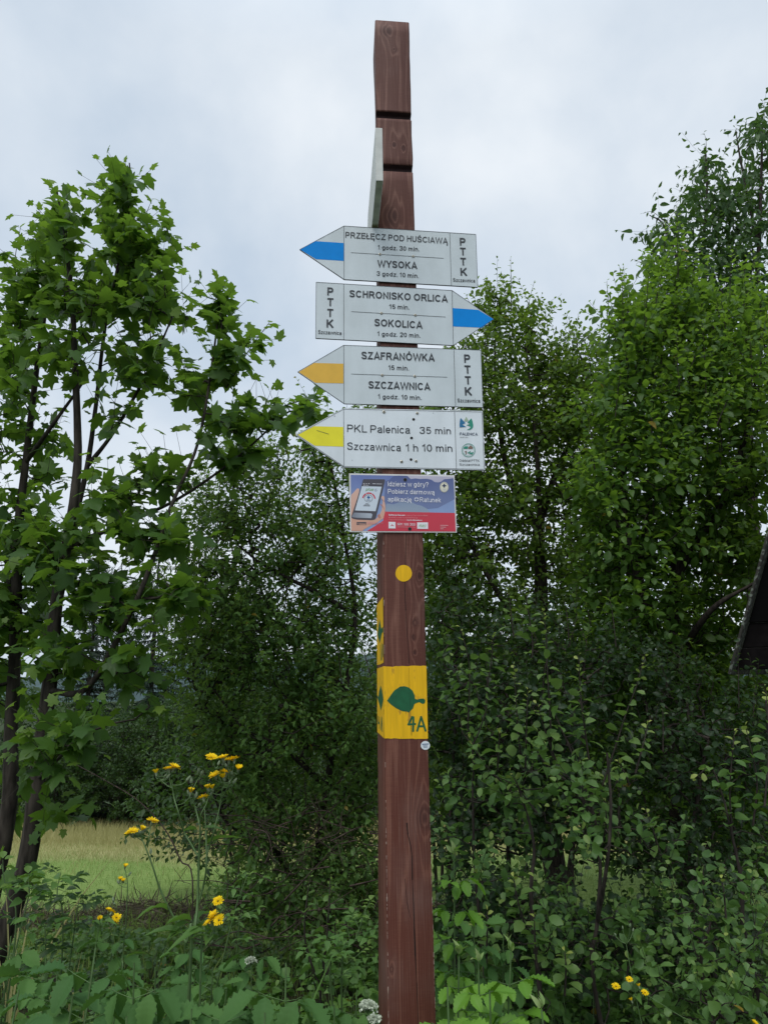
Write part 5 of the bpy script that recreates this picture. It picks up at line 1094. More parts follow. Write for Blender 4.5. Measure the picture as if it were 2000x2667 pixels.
# ---- a plain grotesque alphabet drawn stroke by stroke (capital height 1)
def _el(cx, cy, rx, ry, a0, a1, n=14):
    return [(cx + rx * math.cos(math.radians(a0 + (a1 - a0) * i / n)), cy + ry * math.sin(math.radians(a0 + (a1 - a0) * i / n))) for i in range(n + 1)]
def _sm(p): return [tuple(q) for q in smooth(p, 4)]
def glyph(c, s):
    """width and centre lines of one character; s = stroke weight"""
    h, t, X = s / 2, 1 - s / 2, .735
    x_ = X - h; D = -.20
    def S(w, H): return [_sm([(w * .93 - h * .6, H * .73), (w * .82 - h * .3, H * .90 - h * .4), (w * .5, H - h), (w * .17 + h * .3, H * .90 - h * .4), (h + .01, H * .745), (w * .20 + h * .2, H * .60), (w * .52, H * .515), (w * .84 - h * .2, H * .40), (w - h, H * .26), (w * .84 - h * .3, H * .09 + h * .5), (w * .5, h), (w * .16 + h * .3, H * .10 + h * .4), (h, H * .29)])]
    def Z(w, H): return [[(h * .5, H - h), (w - h, H - h), (h, h), (w - .0, h)]]
    def bowl(w): r = (w - s) / 2; return _el(w / 2, X / 2, r, X / 2 - h, 0, 360, 22)
    k = {'A': (.92, [[(.03 + h * .3, 0), (.46, 1 - h * .4), (.89 - h * .3, 0)], [(.20, .30), (.72, .30)]]),
         'B': (.80, [[(h, 0), (h, t), (.48, t)] + _el(.48, (t + .52) / 2, .25, (t - .52) / 2, 90, -90) + [(h, .52)], [(.48, .52)] + _el(.50, (.52 + h) / 2, .30 - h, (.52 - h) / 2, 90, -90) + [(h, h)]]),
         'C': (.90, [_el(.47, .5, .47 - h, .5 - h, 38, 322, 26)]),
         'D': (.86, [[(h, h), (h, t), (.40, t)] + _el(.40, .5, .46 - h, .5 - h, 90, -90, 18) + [(h, h)]]),
         'E': (.76, [[(.74, t), (h, t), (h, h), (.76, h)], [(h, .53), (.70, .53)]]),
         'F': (.70, [[(.70, t), (h, t), (h, 0)], [(h, .52), (.62, .52)]]),
         'G': (.94, [_el(.48, .5, .48 - h, .5 - h, 40, 330, 26) + [(.93 - h, .47), (.52, .47)]]),
         'H': (.80, [[(h, 0), (h, 1)], [(.80 - h, 0), (.80 - h, 1)], [(h, .54), (.80 - h, .54)]]),
         'I': (s, [[(h, 0), (h, 1)]]),
         'K': (.85, [[(h, 0), (h, 1)], [(.80 - h * .4, 1), (h, .36)], [(.30, .58), (.83 - h * .4, 0)]]),
         'L': (.66, [[(h, 1), (h, h), (.66, h)]]),
         'M': (.95, [[(h, 0), (h, t), (.475, .05), (.95 - h, t), (.95 - h, 0)]]),
         'N': (.80, [[(h, 0), (h, 1 - h * 1.2), (.80 - h, h * 1.2), (.80 - h, 1)]]),
         'O': (.98, [_el(.49, .5, .49 - h, .5 - h, 0, 360, 28)]),
         'P': (.78, [[(h, 0), (h, t), (.47, t)] + _el(.47, (t + .46) / 2, .31 - h, (t - .46) / 2, 90, -90) + [(h, .46)]]),
         'R': (.86, [[(h, 0), (h, t), (.50, t)] + _el(.50, (t + .49) / 2, .31 - h, (t - .49) / 2, 90, -90) + [(h, .49)], [(.44, .49), (.60, .36), (.82, 0)]]),
         'S': (.80, S(.80, 1)), 'T': (.78, [[(0, t), (.78, t)], [(.39, t), (.39, 0)]]),
         'U': (.80, [[(h, 1), (h, .36)] + _el(.40, .36, .40 - h, .36 - h, 180, 360) + [(.80 - h, 1)]]),
         'W': (1.26, [[(.02 + h * .3, 1), (.32, h * .4), (.63, 1 - h * .6), (.94, h * .4), (1.24 - h * .3, 1)]]),
         'Y': (.86, [[(.03, 1), (.43, .44), (.83, 1)], [(.43, .46), (.43, 0)]]), 'Z': (.78, Z(.78, 1)),
         'a': (.64, [_sm([(.06 + h * .2, X * .72), (.15, X * .88 - h * .3), (.33, x_), (.50, X * .90 - h * .4), (.56 - h * .2, X * .70), (.57 - h * .3, .16), (.62, .0)]), _sm([(.56, X * .56), (.34, X * .53), (.13, X * .43), (h + .01, X * .25), (.14, h + .03), (.30, h), (.48, .10), (.56, .24)])]),
         'b': (.64, [[(h, 0), (h, 1)], bowl(.64)]), 'c': (.60, [_el(.33, X / 2, .33 - h, X / 2 - h, 42, 318, 20)]),
         'd': (.64, [[(.64 - h, 0), (.64 - h, 1)], bowl(.64)]),
         'e': (.66, [[(h, X * .49), (.65 - h, X * .49)] + _el(.33, X / 2, .325 - h, X / 2 - h, 0, 322, 24)]),
         'g': (.63, [bowl(.63), [(.63 - h, X), (.63 - h, -.03)] + _el(.32, -.03, .31 - h, .21 - h, 0, -155, 12)]),
         'f': (.36, [[(.14, 0), (.14, .84)] + _el(.27, .84, .13, .16 - h, 180, 80, 6), [(0, X - h), (.34, X - h)]]), 'v': (.62, [[(.02, X), (.31, h * .4), (.60, X)]]),
         'h': (.60, [[(h, 0), (h, 1)], [(h, .40)] + _el(.30, .42, .30 - h, X - h - .42, 180, 0) + [(.60 - h, 0)]]),
         'i': (s, [[(h, 0), (h, X)], [(h, .87), (h, 1)]]), 'j': (s + .08, [[(.08 + h, X), (.08 + h, -.12), (.0, D)], [(.08 + h, .87), (.08 + h, 1)]]),
         'k': (.60, [[(h, 0), (h, 1)], [(.56, X), (h, .28)], [(.22, .44), (.58, 0)]]), 'l': (s, [[(h, 0), (h, 1)]]),
         'm': (.98, [[(h, 0), (h, X)], [(h, .42)] + _el(.27, .44, .27 - h, x_ - .44, 180, 0) + [(.54 - h, 0)], [(.54 - h, .42)] + _el(.74 - h, .44, .24 - h * .6, x_ - .44, 180, 0) + [(.98 - h * 1.4, 0)]]),
         'n': (.60, [[(h, 0), (h, X)], [(h, .40)] + _el(.30, .42, .30 - h, x_ - .42, 180, 0) + [(.60 - h, 0)]]),
         'o': (.66, [bowl(.66)]), 'p': (.64, [[(h, D - .06), (h, X)], bowl(.64)]),
         'r': (.36, [[(h, 0), (h, X)], [(h, .44)] + _el(.30, .42, .30 - h, x_ - .42, 180, 80, 8)]),
         's': (.58, S(.58, X)), 't': (.34, [[(.13, .95), (.13, .12), (.20, h), (.33, h)], [(0, X - h), (.32, X - h)]]),
         'u': (.60, [[(h, X), (h, .30)] + _el(.30, .31, .30 - h, .31 - h, 180, 360) + [(.60 - h, X)], [(.60 - h, 0), (.60 - h, .35)]]),
         'w': (.96, [[(.02, X), (.25, h * .4), (.48, X - h * .6), (.71, h * .4), (.94, X)]]),
         'y': (.64, [[(.02, X), (.32, .03)], [(.62, X), (.30, -.08), (.20, D), (.04, D)]]), 'z': (.58, Z(.58, X)),
         '0': (.64, [_el(.32, .5, .32 - h, .5 - h, 0, 360, 24)]), '1': (.42, [[(.02, .74), (.20, .83), (.38 - h, 1 - h * .3), (.38 - h, 0)]]),
         '2': (.64, [_sm([(.04 + h, .70), (.10 + h * .6, .88), (.33, t), (.58, .87), (.60, .70), (.46, .46), (.20, .22), (h + .03, h)]) + [(.64, h)]]),
         '3': (.64, [_sm([(.05, .74), (.14, .91), (.32, t), (.54, .90), (.56, .72), (.44, .56), (.27, .53)]), _sm([(.27, .53), (.48, .49), (.61 - h * .3, .29), (.52, .10), (.30, h), (.12, .09), (.03, .27)])]),
         '5': (.64, [[(.58, t), (.16, t), (.09, .50)] + _el(.31, .33, .33 - h, .33 - h, 128, -150, 20)]),
         '6': (.64, [_sm([(.58, .78), (.48, .93), (.32, t), (.13, .85), (h, .48), (.06 + h, .18)]), _el(.33, .32, .31 - h, .32 - h, 0, 360, 20)]),
         '.': (s, [[(h, 0), (h, s)]]), '?': (.56, [_sm([(.02 + h, .72), (.10, .90), (.28, t), (.50, .88), (.52, .70), (.40, .54), (.29, .42), (.28, .26)]), [(.28, 0), (.28, .13)]])}
    base = {'Ł': 'L', 'Ę': 'E', 'Ś': 'S', 'ś': 's', 'Ą': 'A', 'Ó': 'O', 'ó': 'o', 'ę': 'e', 'ą': 'a', 'ć': 'c', 'ł': 'l'}.get(c, c)
    w_, p = k[base]; p = list(p)
    if c == 'Ł': p.append([(-.10, .38), (.36, .62)])
    if c == 'ł': p.append([(-.09, .42), (s + .09, .62)])
    if c in 'ŚÓ': p.append([(w_ * .48, 1.06), (w_ * .62, 1.24)])
    if c in 'óćś': p.append([(w_ * .48, X + .07), (w_ * .62, X + .25)])
    if c in 'ĘĄęą': p.append(_sm([(w_ - .06, 0), (w_ - .17, -.10), (w_ - .15, -.20), (w_ - .02, -.21)]))
    return w_, p
def text_mesh(body, s=.14, gap=.155, shear=0.0):
    V, F, x = [], [], 0.0
    for ch in body:
        if ch == ' ': x += .34; continue
        w_, paths = glyph(ch, s)
        for P in paths:
            P = np.array(P, float); closed = np.hypot(*(P[0] - P[-1])) < 1e-6
            d = np.diff(P, axis=0); keep = np.concatenate([[True], np.hypot(d[:, 0], d[:, 1]) > 1e-5]); P = P[keep]
            d = nrm(np.diff(P, axis=0)); a = np.vstack([d[-1:] if closed else d[:1], d]); b = np.vstack([d, d[:1] if closed else d[-1:]])
            m = nrm(a + b); q = np.stack([-m[:, 1], m[:, 0]], 1); cs = np.clip((a * m).sum(1), .5, 1)[:, None]
            k = len(V); lo, hi = P - q * s / 2 / cs, P + q * s / 2 / cs
            for i in range(len(P)): V += [[x + lo[i, 0], lo[i, 1]], [x + hi[i, 0], hi[i, 1]]]
            F += [[k + 2 * i, k + 2 * i + 2, k + 2 * i + 3, k + 2 * i + 1] for i in range(len(P) - 1)]
        x += w_ + gap * (1 if ch not in 'TYWAŁL' else .7)
    V = np.array(V); V[:, 0] += V[:, 1] * shear
    return V, F
def text(parent, body, Lp, Rp, cap, mat, off, s=.14, shear=0.0, label=None, name='lettering'):
    """body set between two baseline points (photograph pixels); cap = capital height in pixels"""
    V, F = text_mesh(body, s, shear=shear)
    A, B = fp(*Lp, off), fp(*Rp, off); x0, x1 = V[:, 0].min(), V[:, 0].max()
    U = (B - A) / (x1 - x0); v = nrm(np.cross(PN, B - A)); v = v if v[2] > 0 else -v
    h = np.linalg.norm(fp(Lp[0], Lp[1] - cap, off) - A)
    lift = {}
    for i, f in enumerate(F):
        for q in f: lift[q] = (i % 23) * .000004
    me = bpy.data.meshes.new(name); me.from_pydata([tuple(A + U * (x - x0) + v * h * y + PN * lift[i]) for i, (x, y) in enumerate(V)], [], F); me.materials.append(mat)
    o = link(name, me, parent); o['label'] = label or 'lettering reading ' + body
    return o
def board(name, pts, mat, back=.0012, front=.0062, edge=None):
    """a thin panel: an outline on the front plane with real thickness"""
    n = len(pts); b_ = .0007
    cx, cy = np.mean([p[0] for p in pts]), np.mean([p[1] for p in pts])
    F_ = [fp(x, y, front) for x, y in pts]; c = np.mean(F_, 0)
    inner = [f + nrm(c - f) * .0008 for f in F_]; mid = [f - PN * b_ for f in F_]; bk = [f - PN * (front - back) for f in F_]
    V = inner + mid + bk; Q, mi = [list(range(n))], [0]
    for r in (0, 1):
        for i in range(n):
            j = (i + 1) % n; Q.append([r * n + i, r * n + j, (r + 1) * n + j, (r + 1) * n + i]); mi.append(1)
    Q.append([2 * n + i for i in reversed(range(n))]); mi.append(1)
    me = bpy.data.meshes.new(name); me.from_pydata([tuple(v) for v in V], [], Q); me.materials.append(mat); me.materials.append(edge or M['edge_dark'])
    for p, k in zip(me.polygons, mi): p.material_index = k
    bm = bmesh.new(); bm.from_mesh(me); bmesh.ops.recalc_face_normals(bm, faces=bm.faces); bm.to_mesh(me); bm.free()
    return link(name, me)
def screw(parent, c, r=3.9, hole=False, off=.0066):
    """a pan head screw with its dark recess, or a drilled hole"""
    C0 = fp(*c, off); k = np.linalg.norm(fp(c[0] + 1, c[1], off) - C0); bm = bmesh.new(); n = 14
    rings = [(r, 0), (r * .92, .0011), (r * .62, .0018), (r * .40, .0018), (r * .34, .0009)] if not hole else [(r, 0), (r * .8, .0007), (r * .6, .0004)]
    vv = []
    for rr, h in rings:
        vv.append([bm.verts.new(C0 + (PU * math.cos(a) + PZ * math.sin(a)) * rr * k + PN * h) for a in np.arange(n) * 2 * math.pi / n])
    fs = []
    for i in range(len(vv) - 1):
        for j in range(n): f = bm.faces.new([vv[i][j], vv[i][(j + 1) % n], vv[i + 1][(j + 1) % n], vv[i + 1][j]]); f.material_index = 1 if i >= (len(vv) - 2) else 0
    f = bm.faces.new(vv[-1]); f.material_index = 1
    bmesh.ops.recalc_face_normals(bm, faces=bm.faces)
    nm = 'drilled_hole' if hole else 'screw'
    me = bpy.data.meshes.new(nm); bm.to_mesh(me); bm.free(); me.materials.append(M['edge_dark'] if hole else M['metal']); me.materials.append(M['black'])
    return link(nm, me, parent)

# ---- painted marks on the post (parts of it)
c4 = lambda X, Y: (940 + X * .27127, 1400 + Y * .27125)
def lf(name, pts, mat, off=.0009, label=None):
    """a painted patch on the left face; pts = (s, photo y)"""
    V = [tuple(left_pt(s, fp(1000, y)[2], off)) for s, y in pts]
    me = bpy.data.meshes.new(name); me.from_pydata(V, [], [list(range(len(V)))]); me.materials.append(mat); o = link(name, me, post)
    if label: o['label'] = label
    return o
flat('painted_dot', post, [c4(410 + 79 * math.cos(a) * (1 + .012 * math.sin(5 * a)), 343 + 80 * math.sin(a)) for a in np.arange(40) * math.pi / 20], .0009, M['yellow'], 'round yellow paint dot')
wob = lambda a, b, n, amp: [(a[0] + (b[0] - a[0]) * i / n + RNG.normal() * amp * .2, a[1] + (b[1] - a[1]) * i / n + RNG.normal() * amp) for i in range(n + 1)]
band = wob(c4(217, 1237), c4(627, 1229), 14, .8) + wob(c4(628, 1240), c4(643, 1925), 10, .35) + wob(c4(640, 1932), c4(228, 1931), 14, .8) + wob(c4(226, 1925), c4(216, 1250), 10, .2)
flat('painted_band', post, band, .0009, M['yellow'], 'yellow painted band with green leaf mark')
leaf_pts = [(250, 1567), (285, 1515), (320, 1468), (365, 1438), (375, 1430), (420, 1427), (460, 1440), (495, 1470), (513, 1510), (520, 1550), (545, 1556), (570, 1546), (600, 1545), (616, 1560), (617, 1582), (603, 1596), (585, 1596), (560, 1580), (530, 1590), (512, 1600), (500, 1640), (470, 1668), (458, 1683), (445, 1672), (400, 1668), (340, 1640), (290, 1605)]
flat('leaf_mark', post, [c4(*p) for p in leaf_pts], .0013, M['paint_green'], 'green painted leaf with stalk')
def stroke_poly(pts, wd): return [seg(c4(*pts[i]), c4(*pts[i + 1]), wd) for i in range(len(pts) - 1)] + [disc(c4(*p), wd / 2, n=10) for p in pts]
for k, (nm, st) in enumerate((('4', [[(492, 1722), (455, 1795), (520, 1790)], [(503, 1725), (500, 1858)]]), ('A', [[(540, 1855), (577, 1722), (620, 1855)], [(556, 1812), (608, 1812)]]))):
    polys = []
    for s_i, s in enumerate(st): polys += stroke_poly(s, 5.2)
    V, F = [], []
    for i, pts in enumerate(polys):
        F.append(list(range(len(V), len(V) + len(pts)))); V += [tuple(fp(x, y, .0013 + .00002 * i)) for x, y in pts]
    me = bpy.data.meshes.new('painted_character'); me.from_pydata(V, [], F); me.materials.append(M['paint_green'])
    link('painted_character', me, post)['label'] = 'green hand painted ' + nm
lf('painted_band', [(.0, 1565), (.96, 1553), (.98, 1640), (.98, 1725.5), (.5, 1729), (.0, 1730)], M['yellow'], label='yellow painted patch on the side')
lf('leaf_mark', [(.12, 1646), (.45, 1607), (.70, 1636), (.80, 1633), (.95, 1632), (.95, 1645), (.78, 1647), (.66, 1655), (.42, 1673)], M['paint_green'], .0013)
lf('painted_band', [(.0, 1739), (.98, 1735), (.98, 1830), (.99, 1924), (.5, 1919), (.0, 1914)], M['yellow'], label='yellow painted band on the side')
lf('leaf_mark', [(.02, 1811), (.18, 1818), (.36, 1800), (.55, 1785), (.75, 1800), (.93, 1822), (.75, 1838), (.55, 1853), (.35, 1836), (.18, 1827), (.02, 1818)], M['paint_green'], .0013)
for pts in ([(.52, 1676), (.58, 1676), (.62, 1718), (.55, 1720)], [(.72, 1674), (.78, 1674), (.80, 1718), (.72, 1720)], [(.88, 1676), (.95, 1678), (.96, 1710), (.90, 1712)], [(.12, 1868), (.18, 1868), (.20, 1885), (.35, 1884), (.35, 1890), (.12, 1891)], [(.30, 1870), (.36, 1870), (.37, 1902), (.31, 1902)], [(.50, 1905), (.62, 1868), (.70, 1868), (.80, 1908), (.72, 1908), (.65, 1885), (.57, 1906)]):
    lf('painted_character', pts, M['paint_green'], .0013)
# round sticker
stk = flat('round_sticker', None, disc((1107.6, 1941.5), 12, 11.5, 28), .0011, M['new_board']); tag(stk, 'small round white sticker at the right edge of the post under the yellow band', 'sticker')
M['stk'] = plain('sticker_blue_grey', (.18, .24, .33), .5)
multi('lettering', stk, [seg((1099, 1938.6), (1116, 1937.6), 3.0)] + [seg((1101 + i, 1942 + 2.6 * i), (1113, 1941.3 + 2.6 * i), 1.2) for i in range(3)], .0014, M['stk'])

# ---- the four arrow boards
zA = lambda X, Y: (750 + X * .33755, 570 + Y * .33752)
zB = lambda X, Y: (750 + X * .33755, 880 + Y * .33771)
O1, O2, O3 = .0066, .0069, .0072
def arrow_board(z, corners, tip_i, div1, div2, stripe, mat_stripe, label, mat=None, border=None):
    P = [z(*c) for c in corners]
    o = board('arrow_board', P, mat or M['white_board'])
    tag(o, label, 'trail sign', 'trail arrow boards on the post')
    flat('stripe', o, [z(*s) for s in stripe], O1, mat_stripe)
    [flat('divider_line', o, seg(z(*q[0]), z(*q[1]), 1.05), O2, M['ink']) for q in (div1, div2)]
    if border: multi('border_line', o, [seg(P[i], P[(i + 1) % len(P)], border) for i in range(len(P))], O2, M['ink'])
    return o
def letters(o, z, s, A, B, cap, wt=.14, mat=None): return text(o, s, z(*A), z(*B), cap, mat or M['ink'], O3, wt)

b1 = arrow_board(zA, [(432, 54), (91, 236), (434, 467), (1464, 527), (1448, 119)], 1, ((432, 55), (433, 467)), ((1247, 107), (1260, 515)),
                 [(213, 172), (430, 186), (431, 324), (216, 311), (96, 237)], M['blue'], 'grey arrow board pointing left with a blue stripe, highest of the front boards', border=1.0)
letters(b1, zA, 'PRZEŁĘCZ POD HUŚCIAWĄ', (443, 145), (1234, 193), 15.4, .165, M['ink_faded'])
letters(b1, zA, '1 godz. 30 min.', (693, 235), (1013, 250), 11.4, .155)
letters(b1, zA, 'WYSOKA', (690, 371), (998, 387), 18.0, .19)
letters(b1, zA, '3 godz. 10 min.', (684, 437), (1008, 456), 11.4, .155)
multi('divider_line', b1, [seg(zA(486, 260), zA(1200, 304), 1.0)], O2, M['ink'], 'thin line between the destinations')
for ch, (x, y) in zip('PTTK', ((1348, 205), (1350, 280), (1352, 358), (1356, 437))): letters(b1, zA, ch, (x - (22 if ch != 'K' else 25), y), (x + (22 if ch != 'K' else 27), y + 2), 20, .20)
letters(b1, zA, 'Szczawnica', (1273, 484), (1443, 491), 9.4, .155)
for c in ((710, 273), (966, 290)): screw(b1, zA(*c))

b2 = arrow_board(zA, [(218, 488), (214, 921), (1275, 976), (1588, 773), (1265, 552)], 3, ((431, 503), (431, 930)), ((1265, 554), (1275, 974)),
                 [(1269, 688), (1467, 702), (1583, 773), (1497, 840), (1272, 830)], M['blue'], 'grey arrow board pointing right with a blue stripe, the only one facing right', border=1.0)
letters(b2, zA, 'SCHRONISKO ORLICA', (475, 603), (1233, 644), 18.4, .19)
letters(b2, zA, '15 min.', (781, 693), (936, 699), 11.6, .155)
letters(b2, zA, 'SOKOLICA', (668, 826), (1038, 847), 18.8, .19)
letters(b2, zA, '1 godz. 20 min.', (689, 902), (1021, 917), 11.6, .155)
multi('divider_line', b2, [seg(zA(489, 715), zA(1215, 757), 1.0)], O2, M['ink'], 'thin line between the destinations')
for ch, (x, y) in zip('PTTK', ((327, 590), (327, 672), (326, 755), (325, 838))): letters(b2, zA, ch, (x - (23 if ch != 'K' else 27), y), (x + (23 if ch != 'K' else 28), y + 2), 21, .20)
letters(b2, zA, 'Szczawnica', (233, 886), (414, 896), 9.8, .155)
for c in ((721, 728), (982, 743)): screw(b2, zA(*c))

b3 = arrow_board(zB, [(430, 56), (76, 262), (435, 508), (1503, 536), (1488, 94)], 1, ((431, 57), (432, 507)), ((1279, 88), (1292, 528)),
                 [(203, 193), (428, 199), (428, 351), (211, 346), (84, 263)], M['orange'], 'grey arrow board pointing left with an orange stripe, third board from the top', border=1.0)
letters(b3, zB, 'SZAFRANÓWKA', (568, 163), (1132, 181), 19.4, .19)
letters(b3, zB, '15 min.', (774, 246), (932, 251), 12.0, .155)
letters(b3, zB, 'SZCZAWNICA', (622, 389), (1099, 404), 19.0, .19)
letters(b3, zB, '1 godz. 10 min.', (694, 469), (1030, 478), 12.0, .155)
multi('divider_line', b3, [seg(zB(487, 278), zB(1228, 303), 1.0)], O2, M['ink'], 'thin line between the destinations')
for ch, (x, y) in zip('PTTK', ((1383, 191), (1386, 275), (1389, 358), (1393, 443))): letters(b3, zB, ch, (x - (23 if ch != 'K' else 28), y), (x + (23 if ch != 'K' else 28), y + 1), 21.5, .20)
letters(b3, zB, 'Szczawnica', (1307, 496), (1483, 500), 9.8, .155)
for c in ((728, 288), (978, 296)): screw(b3, zB(*c))

b4 = arrow_board(zB, [(430, 541), (55, 748), (432, 999), (1521, 1021), (1502, 563)], 1, ((430, 547), (432, 993)), ((1284, 568), (1299, 1011)),
                 [(201, 681), (427, 687), (428, 839), (208, 832), (77, 748)], M['lemon'], 'white arrow board pointing left with a lemon yellow stripe, lowest arrow board on the post', M['new_board'])
multi('border_line', b4, [seg(zB(*a), zB(*c), .9) for a, c in (((430, 549), (70, 748)), ((70, 748), (432, 991)), ((432, 991), (1512, 1013)), ((1512, 1013), (1495, 571)), ((1495, 571), (430, 549)))], O2, M['ink_faded'])
letters(b4, zB, 'PKL Palenica', (457, 725), (943, 738), 19.4, .125)
letters(b4, zB, '35 min', (1015, 738), (1257, 743), 17.6, .125)
letters(b4, zB, 'Szczawnica', (457, 862), (872, 874), 19.4, .125)
letters(b4, zB, '1 h 10 min', (908, 874), (1268, 878), 18.6, .125)
multi('scratch', b4, [seg(zB(222, 713), zB(316, 742), 1.0), disc(zB(360, 603), 1.2, n=8), disc(zB(497, 943), .9, n=8), disc(zB(1120, 580), .9, n=8)], O3, M['ink'])
for c in ((741, 571), (877, 954)): screw(b4, zB(*c), 4.2)
for c in ((997, 581), (988, 950)): screw(b4, zB(*c), 3.8)
for c in ((969, 628), (953, 772), (949, 938)): screw(b4, zB(*c), 3.8, True)
zL = lambda X, Y: (1180 + X * .0701, 1070 + Y * .07007)
col = lambda nme, c: plain(nme, c, .45)
M['lg_blue'], M['lg_green'], M['lg_sage'], M['lg_navy'] = col('print_blue', (.015, .16, .33)), col('print_green', (.02, .27, .18)), col('print_sage', (.36, .47, .33)), col('print_navy', (.02, .045, .10))
flat('emblem', b4, [zL(*p) for p in ((275, 262), (455, 455), (330, 510), (490, 595), (240, 610), (235, 520), (248, 380))], O3, M['lg_blue'])
flat('emblem', b4, [zL(*p) for p in ((672, 278), (715, 390), (742, 520), (735, 600), (690, 670), (610, 705), (495, 712), (600, 660), (655, 600), (600, 565), (495, 525), (628, 487), (525, 430))], O3, M['lg_green'])
flat('emblem', b4, [zL(*p) for p in ((485, 215), (565, 360), (520, 385), (400, 385))], O3, M['lg_sage'])
text(b4, 'PALENICA', zL(242, 908), zL(908, 918), 7.4, M['lg_navy'], O3, .16)
text(b4, 'GRUPA PKL', zL(250, 1000), zL(560, 1004), 2.6, M['ink_faded'], O3, .13)
multi('emblem', b4, ring(zL(567, 1465), 16.6, 17.8) + ring(zL(567, 1465), 14.2, 14.7), O3, M['lg_green'], 'round green emblem')
multi('emblem', b4, [[zL(*p) for p in q] for q in (((385, 1370), (430, 1330), (545, 1310), (540, 1405), (395, 1410)), ((570, 1600), (640, 1560), (740, 1525), (740, 1560), (700, 1615)), ((520, 1560), (600, 1510), (650, 1490), (640, 1540), (560, 1575)))], O3, M['lg_green'])
M['lg_brown'] = col('print_brown', (.22, .15, .11))
multi('emblem', b4, [[zL(*p) for p in q] for q in (((560, 1345), (640, 1290), (710, 1330), (730, 1410), (555, 1410)), ((470, 1480), (510, 1510), (480, 1620), (455, 1625), (465, 1540), (420, 1510)))], O3, M['lg_brown'])
text(b4, 'Oddział PTTK', zL(228, 1885), zL(972, 1895), 6.0, M['ink_faded'], O3, .13)
text(b4, 'Szczawnica', zL(232, 2030), zL(985, 2038), 6.0, M['ink_faded'], O3, .13)

# ---- the printed panel under the arrows
M['white_edge'] = plain('white_plastic_panel', (.72, .72, .70), .4)
z3 = lambda X, Y: (890 + X * .19289, 1215 + Y * .19291)
zP = lambda X, Y: (890 + X * .09644, 1215 + Y * .09645)
zQ = lambda X, Y: (990 + X * .13261, 1215 + Y * .13262)
pn = board('poster_panel', [z3(100, 92), z3(115, 886), z3(1553, 893), z3(1522, 118)], M['white_edge'], .0012, .0052, M['white_edge'])
tag(pn, 'small rectangular printed panel showing a hand with a phone, below the arrow boards', 'sign')
E0 = .0054
def pk(i): return E0 + .00012 * i
def print_mat(name, c0, c1, axis='Z', lo=0., hi=1.):
    m, n, l, p = new_mat(name); t = n.new('ShaderNodeTexCoord'); s = n.new('ShaderNodeSeparateXYZ'); l.new(t.outputs['Object'], s.inputs[0])
    mr_ = n.new('ShaderNodeMapRange'); mr_.inputs['From Min'].default_value = lo; mr_.inputs['From Max'].default_value = hi; l.new(s.outputs[axis], mr_.inputs['Value'])
    z = n.new('ShaderNodeTexNoise'); z.inputs['Scale'].default_value = 14; z.inputs['Detail'].default_value = 6; l.new(t.outputs['Object'], z.inputs['Vector'])
    a = n.new('ShaderNodeMath'); a.operation = 'MULTIPLY_ADD'; a.inputs[1].default_value = .9; l.new(z.outputs['Fac'], a.inputs[0])
    b = n.new('ShaderNodeMath'); b.operation = 'SUBTRACT'; b.inputs[1].default_value = .45; l.new(mr_.outputs['Result'], b.inputs[0]); l.new(b.outputs[0], a.inputs[2])
    mx_ = n.new('ShaderNodeMixRGB'); mx_.inputs['Color1'].default_value = (*c0, 1); mx_.inputs['Color2'].default_value = (*c1, 1); l.new(a.outputs[0], mx_.inputs['Fac'])
    l.new(mx_.outputs['Color'], p.inputs['Base Color']); p.inputs['Roughness'].default_value = .35; return m
zlo, zhi = fp(1050, 1335)[2], fp(1050, 1237)[2]
M['pr_sky'] = print_mat('printed_blue_sky', (.26, .36, .60), (.14, .19, .44), 'Z', zlo, zhi)
M['pr_mtn'] = print_mat('printed_mountain', (.17, .22, .40), (.09, .12, .29), 'Z', zlo, zhi)
M['pr_cloud'] = print_mat('printed_cloud', (.30, .30, .45), (.56, .54, .64), 'Z', zlo + .06, zhi)
M['pr_ridge'] = print_mat('printed_ridge', (.30, .37, .46), (.20, .27, .44), 'Z', zlo, zlo + .05)
M['pr_red'] = plain('printed_red', (.60, .045, .075), .4, var=.04, scale=20)
M['pr_skin'] = print_mat('printed_skin', (.66, .36, .26), (.72, .47, .38), 'Z', zlo - .04, zhi - .03)
M['pr_skin2'] = plain('printed_skin_crease', (.50, .22, .17), .4)
M['pr_dark'] = plain('printed_phone', (.075, .07, .085), .35)
M['pr_grey'] = print_mat('printed_phone_chin', (.22, .24, .29), (.42, .47, .54), 'X', float(zP(300, 0)[0] - 1000) / FP * 2, float(zP(800, 0)[0] - 1000) / FP * 2)
M['pr_screen'] = plain('printed_screen', (.62, .70, .78), .35)
M['pr_white'] = plain('printed_white', (.80, .80, .84), .4)
M['pr_green'] = plain('printed_wordmark_green', (.16, .36, .09), .4)
M['pr_pink'] = plain('printed_pale_pink', (.72, .30, .32), .4)
M['pr_blue'] = plain('printed_cross_blue', (.045, .16, .38), .4)
M['pr_cream'] = plain('printed_badge_cream', (.74, .72, .58), .4)
M['pr_navy'] = plain('printed_navy', (.025, .045, .12), .4)
flat('print_background', pn, [z3(120, 112), z3(131, 870), z3(1537, 878), z3(1506, 138)], pk(1), M['pr_sky'], 'printed blue sky')
flat('print_mountain', pn, [z3(*p) for p in ((560, 610), (590, 200), (640, 180), (700, 130), (760, 122), (880, 125), (935, 172), (1000, 165), (1060, 172), (1130, 168), (1200, 180), (1260, 215), (1330, 210), (1400, 165), (1507, 160), (1524, 440), (1300, 560), (900, 600))], pk(2), M['pr_mtn'])
